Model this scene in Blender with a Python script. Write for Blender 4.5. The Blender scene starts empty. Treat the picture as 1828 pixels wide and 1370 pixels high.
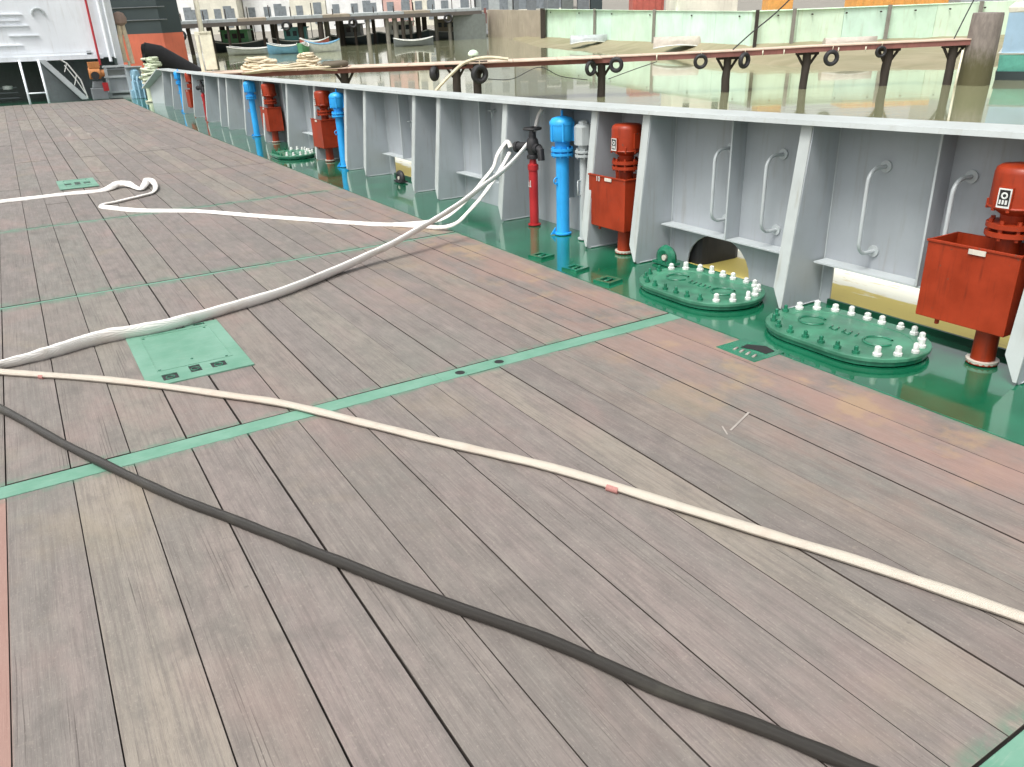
import bpy, math, random
from mathutils import Vector, Matrix
random.seed(7)
sc = bpy.context.scene
COL = sc.collection
# ------------------------------------------------------------------ camera
F, YAW, PIT, ROL, CH = 1386.12, -0.53429, 0.41394, -0.03980, 1.6
def basis(a, b, c):
    f = Vector((-math.sin(a)*math.cos(b), math.cos(a)*math.cos(b), -math.sin(b)))
    r = Vector((math.cos(a), math.sin(a), 0)); u = r.cross(f)
    return r*math.cos(c)+u*math.sin(c), -r*math.sin(c)+u*math.cos(c), f
cr, cu, cf = basis(YAW, PIT, ROL)
cam = bpy.data.cameras.new('camera'); cam.sensor_width = 36; cam.lens = F/1828*36
cam.clip_start = .05; cam.clip_end = 1500
camo = bpy.data.objects.new('camera', cam); COL.objects.link(camo); sc.camera = camo
camo.matrix_world = Matrix(((cr.x, cu.x, -cf.x, 0), (cr.y, cu.y, -cf.y, 0), (cr.z, cu.z, -cf.z, CH), (0, 0, 0, 1)))
# ------------------------------------------------------------------ light
SUN_EL, SUN_AZ = math.radians(60), math.radians(-112)      # azimuth from +Y, towards the left
w = bpy.data.worlds.new('World'); sc.world = w; w.use_nodes = True
nt = w.node_tree; bg = nt.nodes['Background']
sky = nt.nodes.new('ShaderNodeTexSky'); sky.sky_type = 'NISHITA'; sky.sun_disc = False
sky.sun_elevation = SUN_EL; sky.sun_rotation = SUN_AZ
sky.air_density = 1.0; sky.dust_density = 6.0; sky.ozone_density = 1.0
hs = nt.nodes.new('ShaderNodeHueSaturation'); hs.inputs['Saturation'].default_value = .12
nt.links.new(sky.outputs[0], hs.inputs['Color']); nt.links.new(hs.outputs[0], bg.inputs['Color'])
bg.inputs['Strength'].default_value = .15
sl = bpy.data.lights.new('sun', 'SUN'); sl.energy = 1.3; sl.angle = math.radians(18); sl.color = (1, .96, .9)
so = bpy.data.objects.new('sun', sl); COL.objects.link(so)
sd = Vector((math.sin(SUN_AZ)*math.cos(SUN_EL), math.cos(SUN_AZ)*math.cos(SUN_EL), math.sin(SUN_EL)))
so.rotation_euler = sd.to_track_quat('Z', 'Y').to_euler(); so.location = (0, 0, 20)
vs = sc.view_settings; vs.view_transform = 'Standard'; vs.look = 'None'; vs.gamma = 1; vs.exposure = .5
vs.use_curve_mapping = False

# ------------------------------------------------------------------ helpers
def S(y): return .00045*max(y, 0)**2          # sheer of the deck
PB, HW = .4706, 3.4
hr, hu, hf = basis(0, PB, ROL)
Rs = Matrix((cr, cu, cf)).transposed(); Rh = Matrix((hr, hu, hf)).transposed()
HM = Matrix.Translation((0, 0, CH)) @ (Rs @ Rh.transposed()).to_4x4() @ Matrix.Translation((0, 0, -HW))
def tag(o, label=None, cat=None, group=None, kind=None):
    if label: o['label'] = label
    if cat: o['category'] = cat
    if group: o['group'] = group
    if kind: o['kind'] = kind
    return o
def thing(name, label, cat, loc=(0, 0, 0), rz=0, group=None, harbour=False):
    o = bpy.data.objects.new(name, None); COL.objects.link(o); o.empty_display_size = .1
    m = Matrix.Translation(loc) @ Matrix.Rotation(rz, 4, 'Z')
    o.matrix_world = (HM @ m) if harbour else m
    return tag(o, label, cat, group)
def harb(o, loc=(0, 0, 0), rz=0):
    o.matrix_world = HM @ Matrix.Translation(loc) @ Matrix.Rotation(rz, 4, 'Z'); return o
class MB:
    def __init__(s): s.v = []; s.f = []; s.mi = []; s.sm = []; s.cur = 0
    def add(s, vs, fs, smooth=False):
        b = len(s.v); s.v += [tuple(v) for v in vs]
        for f in fs: s.f.append([b+i for i in f]); s.mi.append(s.cur); s.sm.append(smooth)
        return s
    def box(s, x0, x1, y0, y1, z0, z1, c=0):
        if c:
            v = [(x0, y0, z0), (x1, y0, z0), (x1, y1, z0), (x0, y1, z0), (x0, y0, z1-c), (x1, y0, z1-c), (x1, y1, z1-c), (x0, y1, z1-c),
                 (x0+c, y0+c, z1), (x1-c, y0+c, z1), (x1-c, y1-c, z1), (x0+c, y1-c, z1)]
            return s.add(v, [(3, 2, 1, 0), (0, 1, 5, 4), (1, 2, 6, 5), (2, 3, 7, 6), (3, 0, 4, 7), (4, 5, 9, 8), (5, 6, 10, 9), (6, 7, 11, 10), (7, 4, 8, 11), (8, 9, 10, 11)])
        v = [(x0, y0, z0), (x1, y0, z0), (x1, y1, z0), (x0, y1, z0), (x0, y0, z1), (x1, y0, z1), (x1, y1, z1), (x0, y1, z1)]
        return s.add(v, [(3, 2, 1, 0), (4, 5, 6, 7), (0, 1, 5, 4), (1, 2, 6, 5), (2, 3, 7, 6), (3, 0, 4, 7)])
    def tube(s, pts, r, n=10, caps=True, flat=1, up=None, jit=0):
        """tube along points; r number or list; flat squashes across 'up'"""
        P = [Vector(p) for p in pts]; N = len(P)
        R = r if isinstance(r, (list, tuple)) else [r]*N
        FL = flat if isinstance(flat, (list, tuple)) else [flat]*N
        T = []
        for i in range(N):
            t = P[min(i+1, N-1)]-P[max(i-1, 0)]; T.append(t.normalized() if t.length > 1e-9 else Vector((0, 0, 1)))
        u = Vector(up) if up else (Vector((0, 0, 1)) if abs(T[0].z) < .9 else Vector((1, 0, 0)))
        rings = []
        for i in range(N):
            if up and abs(T[i].dot(Vector(up))) < .97: u = Vector(up)
            a = T[i].cross(u)
            if a.length < 1e-4: a = T[i].orthogonal()
            a.normalize(); b = a.cross(T[i]).normalized(); u = b
            rings.append([P[i]+a*math.cos(2*math.pi*k/n)*R[i]+b*math.sin(2*math.pi*k/n)*R[i]*FL[i]*(1+random.uniform(-jit, jit)) for k in range(n)])
        base = len(s.v); s.v += [tuple(v) for q in rings for v in q]
        for i in range(N-1):
            for k in range(n):
                s.f.append([base+i*n+k, base+i*n+(k+1) % n, base+(i+1)*n+(k+1) % n, base+(i+1)*n+k]); s.mi.append(s.cur); s.sm.append(True)
        if caps:
            s.f.append([base+k for k in range(n)][::-1]); s.f.append([base+(N-1)*n+k for k in range(n)])
            s.mi += [s.cur]*2; s.sm += [False]*2
        return s
    def cyl(s, x, y, z0, z1, r0, r1=None, n=20):
        r1 = r0 if r1 is None else r1
        return s.lathe(x, y, [(r0, z0), (r1, z1)], n)
    def lathe(s, x, y, prof, n=24, hard=True):
        """profile of (r,z) from bottom to top, sharp rings doubled"""
        for (ra, za), (rb, zb) in zip(prof[:-1], prof[1:]):
            v = [(x+ra*math.cos(2*math.pi*k/n), y+ra*math.sin(2*math.pi*k/n), za) for k in range(n)]
            v += [(x+rb*math.cos(2*math.pi*k/n), y+rb*math.sin(2*math.pi*k/n), zb) for k in range(n)]
            s.add(v, [(k, (k+1) % n, n+(k+1) % n, n+k) for k in range(n)], abs(zb-za) > 1e-6)
        r, z = prof[0]
        if r > 1e-4: s.add([(x+r*math.cos(2*math.pi*k/n), y+r*math.sin(2*math.pi*k/n), z) for k in range(n)], [list(range(n))[::-1]])
        r, z = prof[-1]
        if r > 1e-4: s.add([(x+r*math.cos(2*math.pi*k/n), y+r*math.sin(2*math.pi*k/n), z) for k in range(n)], [list(range(n))])
        return s
    def prism(s, poly, a0, a1, axis='y'):
        """poly in the two other axes, extruded along axis"""
        n = len(poly)
        def P(p, a): return {'y': (p[0], a, p[1]), 'x': (a, p[0], p[1]), 'z': (p[0], p[1], a)}[axis]
        v = [P(p, a0) for p in poly]+[P(p, a1) for p in poly]
        return s.add(v, [list(range(n)), list(range(n, 2*n))[::-1]]+[(k, n+k, n+(k+1) % n, (k+1) % n) for k in range(n)])
    def torus(s, c, R, r, ax='x', n=20, m=8, squash=1, a0=0, a1=2*math.pi):
        c = Vector(c); full = abs(a1-a0-2*math.pi) < 1e-6; pts = []
        N = n if full else n+1
        for i in range(N):
            t = a0+(a1-a0)*i/n; d = {'x': Vector((0, math.cos(t), math.sin(t))), 'y': Vector((math.cos(t), 0, math.sin(t))), 'z': Vector((math.cos(t), math.sin(t), 0))}[ax]
            e = {'x': Vector((1, 0, 0)), 'y': Vector((0, 1, 0)), 'z': Vector((0, 0, 1))}[ax]
            pts.append([c+d*(R+r*math.cos(2*math.pi*k/m))+e*r*squash*math.sin(2*math.pi*k/m) for k in range(m)])
        b = len(s.v); s.v += [tuple(v) for q in pts for v in q]
        for i in range(n if full else n):
            j = (i+1) % N
            for k in range(m): s.f.append([b+i*m+k, b+j*m+k, b+j*m+(k+1) % m, b+i*m+(k+1) % m]); s.mi.append(s.cur); s.sm.append(True)
        return s
    def build(s, name, mat, parent=None, sheer=False, sub=None, kind=None, loc=None, bevel=0):
        me = bpy.data.meshes.new(name)
        v = s.v
        if sheer: v = [(x, y, z+S(y)) for x, y, z in v]
        if loc: v = [(x-loc[0], y-loc[1], z-loc[2]) for x, y, z in v]
        me.from_pydata(v, [], s.f); me.update()
        for m in (mat if isinstance(mat, list) else [mat]): me.materials.append(m)
        me.polygons.foreach_set('material_index', s.mi); me.polygons.foreach_set('use_smooth', s.sm)
        import bmesh
        b = bmesh.new(); b.from_mesh(me); bmesh.ops.remove_doubles(b, verts=b.verts, dist=1e-6)
        bmesh.ops.recalc_face_normals(b, faces=b.faces)
        for e in b.edges:
            if len(e.link_faces) == 2 and e.calc_face_angle(0) > .7: e.smooth = False
        b.to_mesh(me); b.free()
        o = bpy.data.objects.new(name, me); COL.objects.link(o)
        if parent: o.parent = parent
        if loc: o.location = loc
        if bevel:
            bv = o.modifiers.new('bevel', 'BEVEL'); bv.width = bevel; bv.segments = 2; bv.limit_method = 'ANGLE'; bv.angle_limit = .6
        if kind: o['kind'] = kind
        return o
def dup(root, loc, label=None, rz=None, scale=None):
    r = root.copy(); COL.objects.link(r); r.location = loc
    if rz is not None: r.rotation_euler = (0, 0, rz)
    if scale: r.scale = scale
    if label: r['label'] = label
    def rec(a, b):
        for ch in a.children:
            c = ch.copy(); COL.objects.link(c); c.parent = b; rec(ch, c)
    rec(root, r); return r

# ------------------------------------------------------------------ materials
def newmat(name):
    m = bpy.data.materials.new(name); m.use_nodes = True; t = m.node_tree
    return m, t, t.nodes['Principled BSDF']
def N(t, typ, **kw):
    n = t.nodes.new(typ)
    for k, v in kw.items():
        if k in n.inputs.keys(): n.inputs[k].default_value = v
        else: setattr(n, k, v)
    return n
def mixc(t, fac, a, b, mode='MIX'):
    n = t.nodes.new('ShaderNodeMix'); n.data_type = 'RGBA'; n.blend_type = mode; n.clamp_factor = True
    for s_, v in ((n.inputs[0], fac), (n.inputs[6], a), (n.inputs[7], b)):
        if hasattr(v, 'is_linked'): t.links.new(v, s_)
        elif isinstance(v, (int, float)): s_.default_value = v
        else: s_.default_value = (*v[:3], 1)
    return n.outputs[2]
def ramp(t, src, a, b, c0=0, c1=1):
    n = t.nodes.new('ShaderNodeMapRange'); n.interpolation_type = 'SMOOTHSTEP'
    t.links.new(src, n.inputs[0]); n.inputs[1].default_value = a; n.inputs[2].default_value = b; n.inputs[3].default_value = c0; n.inputs[4].default_value = c1
    return n.outputs[0]
def math_(t, op, a, b=None):
    n = t.nodes.new('ShaderNodeMath'); n.operation = op
    for i, v in enumerate((a, b)):
        if v is None: continue
        if hasattr(v, 'is_linked'): t.links.new(v, n.inputs[i])
        else: n.inputs[i].default_value = v
    return n.outputs[0]
def noise(t, vec, scale, detail=3, rough=.55, dist=0):
    n = t.nodes.new('ShaderNodeTexNoise'); n.inputs['Scale'].default_value = scale; n.inputs['Detail'].default_value = detail
    n.inputs['Roughness'].default_value = rough; n.inputs['Distortion'].default_value = dist
    if vec is not None: t.links.new(vec, n.inputs['Vector'])
    return n.outputs[0]
def mapping(t, vec, scale=(1, 1, 1), loc=(0, 0, 0)):
    n = t.nodes.new('ShaderNodeMapping'); t.links.new(vec, n.inputs[0]); n.inputs['Scale'].default_value = scale; n.inputs['Location'].default_value = loc
    return n.outputs[0]
def bump(t, p, h, strength=.3, dist=.01):
    b = t.nodes.new('ShaderNodeBump'); b.inputs['Strength'].default_value = strength; b.inputs['Distance'].default_value = dist
    t.links.new(h, b.inputs['Height']); t.links.new(b.outputs[0], p.inputs['Normal']); return b
def paint(name, col, rough=.35, dirt=(.12, .09, .06), amt=.35, streak=True, scale=4, chip=None, coat=0, bumps=.15, var=.12, spec=.5):
    m, t, p = newmat(name)
    g = t.nodes.new('ShaderNodeNewGeometry').outputs['Position']
    n1 = noise(t, g, scale, 5, .6)
    base = mixc(t, ramp(t, n1, .3, .75), [c*(1-var) for c in col], [min(c*(1+var)+.01*var, 1) for c in col])
    vecs = mapping(t, g, (9, 9, .9) if streak else (3, 3, 3))
    n2 = noise(t, vecs, scale, 6, .65)
    fac = math_(t, 'MULTIPLY', ramp(t, n2, .5, .8), amt)
    base = mixc(t, fac, base, dirt)
    if chip:
        n3 = noise(t, g, scale*9, 3, .6); base = mixc(t, ramp(t, n3, .68, .72), base, chip)
    t.links.new(base, p.inputs['Base Color'])
    t.links.new(ramp(t, n1, .2, .8, rough*.75, min(rough*1.35, 1)), p.inputs['Roughness'])
    p.inputs['Coat Weight'].default_value = coat; p.inputs['Coat Roughness'].default_value = .08
    p.inputs['Specular IOR Level'].default_value = spec
    if bumps: bump(t, p, math_(t, 'ADD', noise(t, g, scale*6, 4, .6), math_(t, 'MULTIPLY', noise(t, g, 1.8, 2, .5), 3.)), bumps, .006)
    return m
M = {}
M['grey'] = paint('grey_paint', (.365, .395, .42), .38, (.22, .19, .14), .38, chip=None, var=.06, scale=2.5)
M['grey_light'] = paint('pale_grey_paint', (.47, .51, .52), .35, (.3, .28, .22), .25, var=.06)
M['rail'] = paint('lit_grey_paint', (.47, .51, .50), .38, (.30, .28, .21), .5, scale=3, var=.08)  # bulwark grey made paler, with light from above put into the colour
M['red'] = paint('orange_red_paint', (.31, .031, .006), .45, (.09, .014, .004), .55, var=.2, coat=.05, spec=.35, chip=(.16, .05, .03))
M['fire_red'] = paint('fire_red_paint', (.42, .018, .022), .38, (.12, .02, .02), .55, var=.18)
M['blue'] = paint('sky_blue_paint', (.025, .36, .80), .38, (.02, .15, .35), .4, var=.12)
M['vent_grey'] = paint('vent_grey_paint', (.42, .46, .46), .4, (.2, .19, .16), .4)
M['black'] = paint('black_rubber', (.02, .02, .022), .6, (.06, .05, .04), .4)
M['white'] = paint('white_paint', (.86, .90, .94), .45, (.42, .40, .36), .25, var=.04, scale=1.2)
M['cap'] = paint('white_plastic_cap', (.68, .70, .67), .45, (.4, .42, .33), .5, scale=14, streak=False)
M['pure_red'] = paint('red_pipe_paint', (.45, .03, .04), .4)
M['dark_recess'] = paint('dark_steel', (.15, .17, .16), .6, (.1, .07, .05), .5)
M['mid_grey'] = paint('mid_grey_steel', (.17, .19, .20), .5, (.12, .10, .08), .4)
M['faded_red'] = paint('faded_red_tape', (.38, .17, .15), .7, (.5, .35, .3), .7, scale=15)
M['orange'] = paint('rusty_orange', (.50, .20, .06), .5, (.08, .04, .02), .7)
M['light_blue'] = paint('pale_blue_machine', (.28, .48, .60), .45, (.08, .12, .16), .6)
M['boot_red'] = paint('boot_red_hull', (.55, .14, .08), .6, (.25, .06, .04), .5, scale=1)
M['hull_dark'] = paint('dark_green_hull', (.034, .050, .054), .5, (.05, .06, .05), .5, scale=.6)
M['rope'] = paint('manila_rope', (.70, .61, .45), .9, (.28, .22, .13), .6, streak=False, scale=7, bumps=.6)
M['rope_green'] = paint('pale_green_rope', (.58, .64, .48), .9, (.2, .26, .17), .6, streak=False, scale=7, bumps=.6)
M['cream'] = paint('cream_board', (.80, .76, .60), .6, (.4, .35, .22), .25)
M['pile'] = paint('dark_timber_pile', (.045, .035, .028), .8, (.02, .03, .015), .6, bumps=.6, scale=6)
M['pile_grey'] = paint('grey_timber', (.12, .105, .095), .8, (.05, .06, .04), .5)
M['walk_top'] = paint('pale_timber', (.62, .48, .38), .8, (.3, .2, .15), .4, streak=False, scale=3)
M['walk_side'] = paint('red_brown_timber', (.25, .10, .085), .75, (.08, .05, .04), .6, scale=3)
M['concrete'] = paint('weathered_concrete', (.25, .235, .205), .85, (.08, .09, .05), .7, scale=2, bumps=.5)
M['mint'] = paint('mint_wall', (.61, .81, .64), .75, (.45, .50, .32), .5, scale=.9, var=.10)
M['mint_yellow'] = paint('yellow_mint_wall', (.67, .84, .65), .75, (.48, .50, .3), .5, scale=.9, var=.10)
M['mint_blue'] = paint('blue_mint_wall', (.62, .83, .69), .75, (.42, .48, .33), .5, scale=.9, var=.10)
M['brown_wall'] = paint('brown_block_wall', (.36, .31, .24), .85, (.14, .16, .08), .6, scale=1)
M['orange_far'] = paint('orange_far_paint', (.78, .38, .10), .6, (.4, .3, .2), .4)
M['cream_far'] = paint('cream_far_wall', (.75, .73, .62), .7, (.4, .36, .28), .4, scale=1)
M['white_far'] = paint('white_far_wall', (.82, .83, .82), .7, (.5, .45, .4), .3, scale=1)
M['pink_far'] = paint('pink_far_wall', (.68, .45, .40), .7, (.4, .3, .25), .4, scale=1)
M['window'] = paint('dark_window', (.03, .04, .05), .2, (.05, .05, .05), .2)
M['tarp'] = paint('pinkish_grey_hull', (.48, .43, .37), .8, (.25, .22, .16), .5)
M['window_far'] = paint('far_window', (.22, .25, .27), .3, (.2, .2, .2), .3)
M['roof'] = paint('dull_roof', (.22, .15, .12), .8, (.1, .08, .06), .4)
M['boat_blue'] = paint('blue_boat', (.18, .42, .62), .5, (.1, .15, .2), .4)
M['boat_red'] = paint('red_boat', (.50, .13, .10), .5, (.2, .08, .06), .4)
M['boat_white'] = paint('white_boat', (.68, .70, .66), .5, (.3, .3, .25), .4)
M['boat_green'] = paint('green_boat', (.10, .30, .15), .5)
M['skiff_blue'] = paint('light_blue_hull', (.36, .52, .66), .45, (.3, .35, .35), .3, scale=.8)
M['teal'] = paint('teal_boot', (.12, .40, .32), .55, (.06, .12, .08), .5)
M['steel'] = paint('bare_label', (.62, .58, .50), .5)
M['print_hole_black'] = paint('black_print_and_hole_shade', (.015, .015, .015), .4, amt=0, bumps=0)  # black for print, and for shade painted into socket holes

# glossy green deck paint
def deck_green():
    m, t, p = newmat('glossy_green_deck_paint')
    g = t.nodes.new('ShaderNodeNewGeometry').outputs['Position']
    n1 = noise(t, g, 1.7, 4, .6); n2 = noise(t, g, 14, 4, .6)
    b = mixc(t, ramp(t, n1, .3, .7), (.005, .092, .042), (.010, .155, .078))
    b = mixc(t, math_(t, 'MULTIPLY', ramp(t, n2, .55, .8), .35), b, (.02, .09, .05))
    t.links.new(b, p.inputs['Base Color']); t.links.new(ramp(t, n1, .3, .75, .07, .2), p.inputs['Roughness'])
    p.inputs['Specular IOR Level'].default_value = .8; p.inputs['Coat Weight'].default_value = .6; p.inputs['Coat Roughness'].default_value = .05
    bump(t, p, noise(t, g, 9, 3, .5), .12, .006); return m
M['green'] = deck_green()
M['green_item'] = paint('green_fitting_paint', (.012, .16, .085), .22, (.01, .06, .035), .5, coat=.5, var=.25, scale=9)
M['hull_green'] = paint('dark_green_sill', (.006, .06, .03), .35, (.01, .03, .02), .5)
M['green_cover'] = paint('dusty_green_cover', (.05, .20, .12), .4, (.10, .24, .17), .6, coat=.3, var=.3, scale=7, streak=False)
def mint_strip():
    m, t, p = newmat('worn_mint_green_paint')
    g = t.nodes.new('ShaderNodeNewGeometry').outputs['Position']
    n1 = noise(t, g, 3, 5, .65); n2 = noise(t, mapping(t, g, (5, 30, 5)), 3, 5, .7)
    b = mixc(t, ramp(t, n1, .3, .7), (.105, .26, .18), (.17, .33, .25))
    b = mixc(t, math_(t, 'MULTIPLY', ramp(t, n2, .52, .75), .55), b, (.28, .36, .29))
    t.links.new(b, p.inputs['Base Color']); p.inputs['Roughness'].default_value = .5
    bump(t, p, n2, .2, .004); return m
M['strip'] = mint_strip()
def caulk():
    m, t, p = newmat('black_caulking'); p.inputs['Base Color'].default_value = (.012, .011, .01, 1); p.inputs['Roughness'].default_value = .9; return m
M['caulk'] = caulk()
M['tarred_edge'] = paint('dark_tarred_plank_edge', (.045, .034, .028), .85, (.09, .065, .05), .6, streak=False, scale=8, bumps=0)
STRIPS = [(.30, .58), (3.36, 3.475), (6.332, 6.368), (9.315, 9.345)]
def plank_mat():
    m, t, p = newmat('weathered_hardwood_plank')
    tc = t.nodes.new('ShaderNodeTexCoord').outputs['Object']
    oi = t.nodes.new('ShaderNodeObjectInfo'); rnd = oi.outputs['Random']
    g = t.nodes.new('ShaderNodeNewGeometry').outputs['Position']
    off = t.nodes.new('ShaderNodeCombineXYZ')
    t.links.new(math_(t, 'MULTIPLY', rnd, 57.), off.inputs[0]); t.links.new(math_(t, 'MULTIPLY', rnd, 131.), off.inputs[1])
    va = t.nodes.new('ShaderNodeVectorMath'); t.links.new(tc, va.inputs[0]); t.links.new(off.outputs[0], va.inputs[1]); v = va.outputs[0]
    # plank tone
    cr_ = t.nodes.new('ShaderNodeValToRGB'); t.links.new(rnd, cr_.inputs[0]); e = cr_.color_ramp
    cols = [(.245, .214, .182), (.178, .158, .146), (.225, .190, .176), (.190, .184, .164), (.272, .238, .198), (.168, .147, .138), (.216, .192, .174), (.198, .170, .162), (.236, .206, .174)]
    e.elements[0].color = (*cols[0], 1); e.elements[1].color = (*cols[-1], 1)
    for i, c in enumerate(cols[1:-1]): x = e.elements.new((i+1)/8); x.color = (*c, 1)
    base = cr_.outputs[0]
    big = noise(t, mapping(t, v, (5, .9, 1)), 1.3, 4, .6)
    base = mixc(t, ramp(t, big, .35, .7, 0, .6), base, (.168, .160, .145))
    big2 = noise(t, mapping(t, v, (3.2, .7, 1), (7, 3, 0)), 1.7, 3, .6)
    base = mixc(t, ramp(t, big2, .48, .75, 0, .55), base, (.265, .212, .195))
    # grain
    gr1 = noise(t, mapping(t, v, (26, .55, 1)), 3.2, 6, .62, .35)
    gr2 = noise(t, mapping(t, v, (95, 2.2, 1)), 2.2, 4, .6, .1)
    wv = t.nodes.new('ShaderNodeTexWave'); wv.wave_type = 'BANDS'; wv.bands_direction = 'X'
    wv.inputs['Scale'].default_value = 7; wv.inputs['Distortion'].default_value = 9; wv.inputs['Detail'].default_value = 3; wv.inputs['Detail Scale'].default_value = .6
    t.links.new(mapping(t, v, (3.2, .22, 1)), wv.inputs['Vector'])
    crack_mask = ramp(t, noise(t, mapping(t, v, (6, .6, 1), (3, 9, 0)), 2, 2), .58, .68)
    crack = math_(t, 'MULTIPLY', ramp(t, wv.outputs[0], .88, .98), crack_mask)
    base = mixc(t, ramp(t, gr1, .44, .62, 0, .48), base, (.135, .116, .106))
    base = mixc(t, ramp(t, gr2, .48, .74, 0, .34), base, (.32, .29, .25))
    mt_ = noise(t, mapping(t, v, (1, .45, 1), (3, 1, 0)), 14, 5, .7)
    base = mixc(t, ramp(t, mt_, .45, .72, 0, .4), base, (.115, .105, .097))
    base = mixc(t, ramp(t, mt_, .5, .28, 0, .3), base, (.30, .27, .235))
    base = mixc(t, math_(t, 'MULTIPLY', crack, .7), base, (.06, .05, .045))
    fs = noise(t, mapping(t, v, (160, 9, 1)), 2.5, 3, .75)
    base = mixc(t, ramp(t, fs, .52, .70, 0, .42), base, (.085, .076, .070))
    fs2 = noise(t, mapping(t, v, (1, .7, 1), (8, 1, 0)), 120, 3, .7)
    base = mixc(t, ramp(t, fs2, .55, .72, 0, .35), base, (.36, .325, .285))
    # broad stains in deck position
    def stain(scale, lo, hi, amt, col, base, loc=(0, 0, 0), sc_=(1, 1, 1)):
        n = noise(t, mapping(t, g, sc_, loc), scale, 5, .62, .3)
        return mixc(t, math_(t, 'MULTIPLY', ramp(t, n, lo, hi), amt), base, col)
    sx = t.nodes.new('ShaderNodeSeparateXYZ'); t.links.new(g, sx.inputs[0])
    base = stain(1.1, .5, .72, .36, (.30, .205, .185), base, (4, 2, 0), (1.3, .8, 1))       # pinkish overspray
    base = stain(1.3, .56, .75, .28, (.30, .25, .17), base, (9, 5, 0))                # ochre
    base = stain(.9, .54, .75, .38, (.185, .192, .165), base, (1, 12, 0))             # greenish grey
    base = stain(2.4, .58, .75, .5, (.105, .098, .09), base, (21, 2, 0))           # dark damp patches
    base = stain(9, .68, .76, .4, (.34, .30, .25), base, (31, 2, 0), (1, 1.6, 1))    # pale scuffs
    base = stain(13, .69, .74, .6, (.10, .09, .08), base, (2, 33, 0))
    # red primer worn into the boards along the waterway
    edge = math_(t, 'MULTIPLY', ramp(t, sx.outputs[0], 1.9, 3.1), ramp(t, sx.outputs[1], 13, 3, .25, 1))
    en = ramp(t, noise(t, mapping(t, g, (1.6, .8, 1), (5, 5, 5)), 1.8, 5, .65), .36, .62)
    base = mixc(t, math_(t, 'MULTIPLY', math_(t, 'MULTIPLY', edge, en), .55), base, (.345, .205, .165))
    en2 = ramp(t, noise(t, mapping(t, g, (1, 1, 1), (15, 5, 5)), 2.2, 5, .65), .54, .66)
    base = mixc(t, math_(t, 'MULTIPLY', math_(t, 'MULTIPLY', edge, en2), .42), base, (.40, .285, .15))
    lf = math_(t, 'MULTIPLY', ramp(t, sx.outputs[0], -.378, -.39), ramp(t, sx.outputs[1], 3.4, 3.3))
    base = mixc(t, math_(t, 'MULTIPLY', lf, .6), base, (.36, .19, .15))
    # green overspray beside the painted strips and the waterway
    acc = None
    for a, b in STRIPS:
        d = math_(t, 'ABSOLUTE', math_(t, 'SUBTRACT', sx.outputs[1], (a+b)/2))
        hw = (b-a)/2; q = ramp(t, d, hw+.005, hw+(.06 if hw > .03 else .17), 1, 0)
        acc = q if acc is None else math_(t, 'MAXIMUM', acc, q)
    acc = math_(t, 'MAXIMUM', acc, ramp(t, sx.outputs[0], 3.165, 3.235))
    rag = ramp(t, noise(t, mapping(t, g, (3, 3, 3)), 4, 5, .65), .38, .62)
    base = mixc(t, math_(t, 'MULTIPLY', math_(t, 'MULTIPLY', acc, rag), .75), base, (.10, .20, .14))
    t.links.new(base, p.inputs['Base Color'])
    t.links.new(ramp(t, big, .3, .7, .5, .72), p.inputs['Roughness']); p.inputs['Specular IOR Level'].default_value = .4
    h = math_(t, 'ADD', math_(t, 'MULTIPLY', gr1, .6), math_(t, 'MULTIPLY', gr2, .4))
    h = math_(t, 'SUBTRACT', h, math_(t, 'MULTIPLY', crack, .8))
    bump(t, p, math_(t, 'SUBTRACT', h, math_(t, 'MULTIPLY', fs, .5)), .45, .003); return m
M['plank'] = plank_mat()
def hose_mat(name, col, rib, dirt=(.45, .38, .30), rough=.75):
    m, t, p = newmat(name)
    g = t.nodes.new('ShaderNodeNewGeometry').outputs['Position']
    n1 = noise(t, g, 5, 5, .65); n2 = noise(t, g, 1.5, 3)
    b = mixc(t, ramp(t, n1, .5, .8, 0, .55), col, dirt); b = mixc(t, ramp(t, n2, .5, .8, 0, .35), b, [c*d for c, d in zip(col, (1, .8, .74))])
    t.links.new(b, p.inputs['Base Color']); p.inputs['Roughness'].default_value = rough
    wv = t.nodes.new('ShaderNodeTexWave'); wv.bands_direction = 'Y'; wv.inputs['Scale'].default_value = rib; wv.inputs['Distortion'].default_value = .3
    t.links.new(g, wv.inputs['Vector']); bump(t, p, wv.outputs[0], .5, .003); return m
M['hose_white'] = hose_mat('white_canvas_hose', (.84, .82, .78), 60)
M['hose_cream'] = hose_mat('cream_ribbed_hose', (.50, .455, .385), 55, (.36, .27, .22))
M['hose_black'] = hose_mat('dark_grey_rubber_hose', (.030, .027, .023), 150, (.085, .082, .064), .36)
def guard_mat():
    m, t, p = newmat('yellow_and_white_peeling_paint')
    g = t.nodes.new('ShaderNodeNewGeometry').outputs['Position']
    sx = t.nodes.new('ShaderNodeSeparateXYZ'); t.links.new(g, sx.inputs[0])
    n = noise(t, mapping(t, g, (3, .8, 1)), 3, 5, .65)
    f = ramp(t, math_(t, 'ADD', math_(t, 'MULTIPLY', n, .5), sx.outputs[0]), 4.82, 4.90)
    b = mixc(t, f, (.74, .60, .16), (.95, .95, .80)); b = mixc(t, ramp(t, noise(t, mapping(t, g, (4, 1, 1)), 5, 5, .7), .58, .66, 0, .6), b, (.62, .48, .15))
    t.links.new(b, p.inputs['Base Color']); p.inputs['Roughness'].default_value = .6; return m
M['guard'] = guard_mat()
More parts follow.
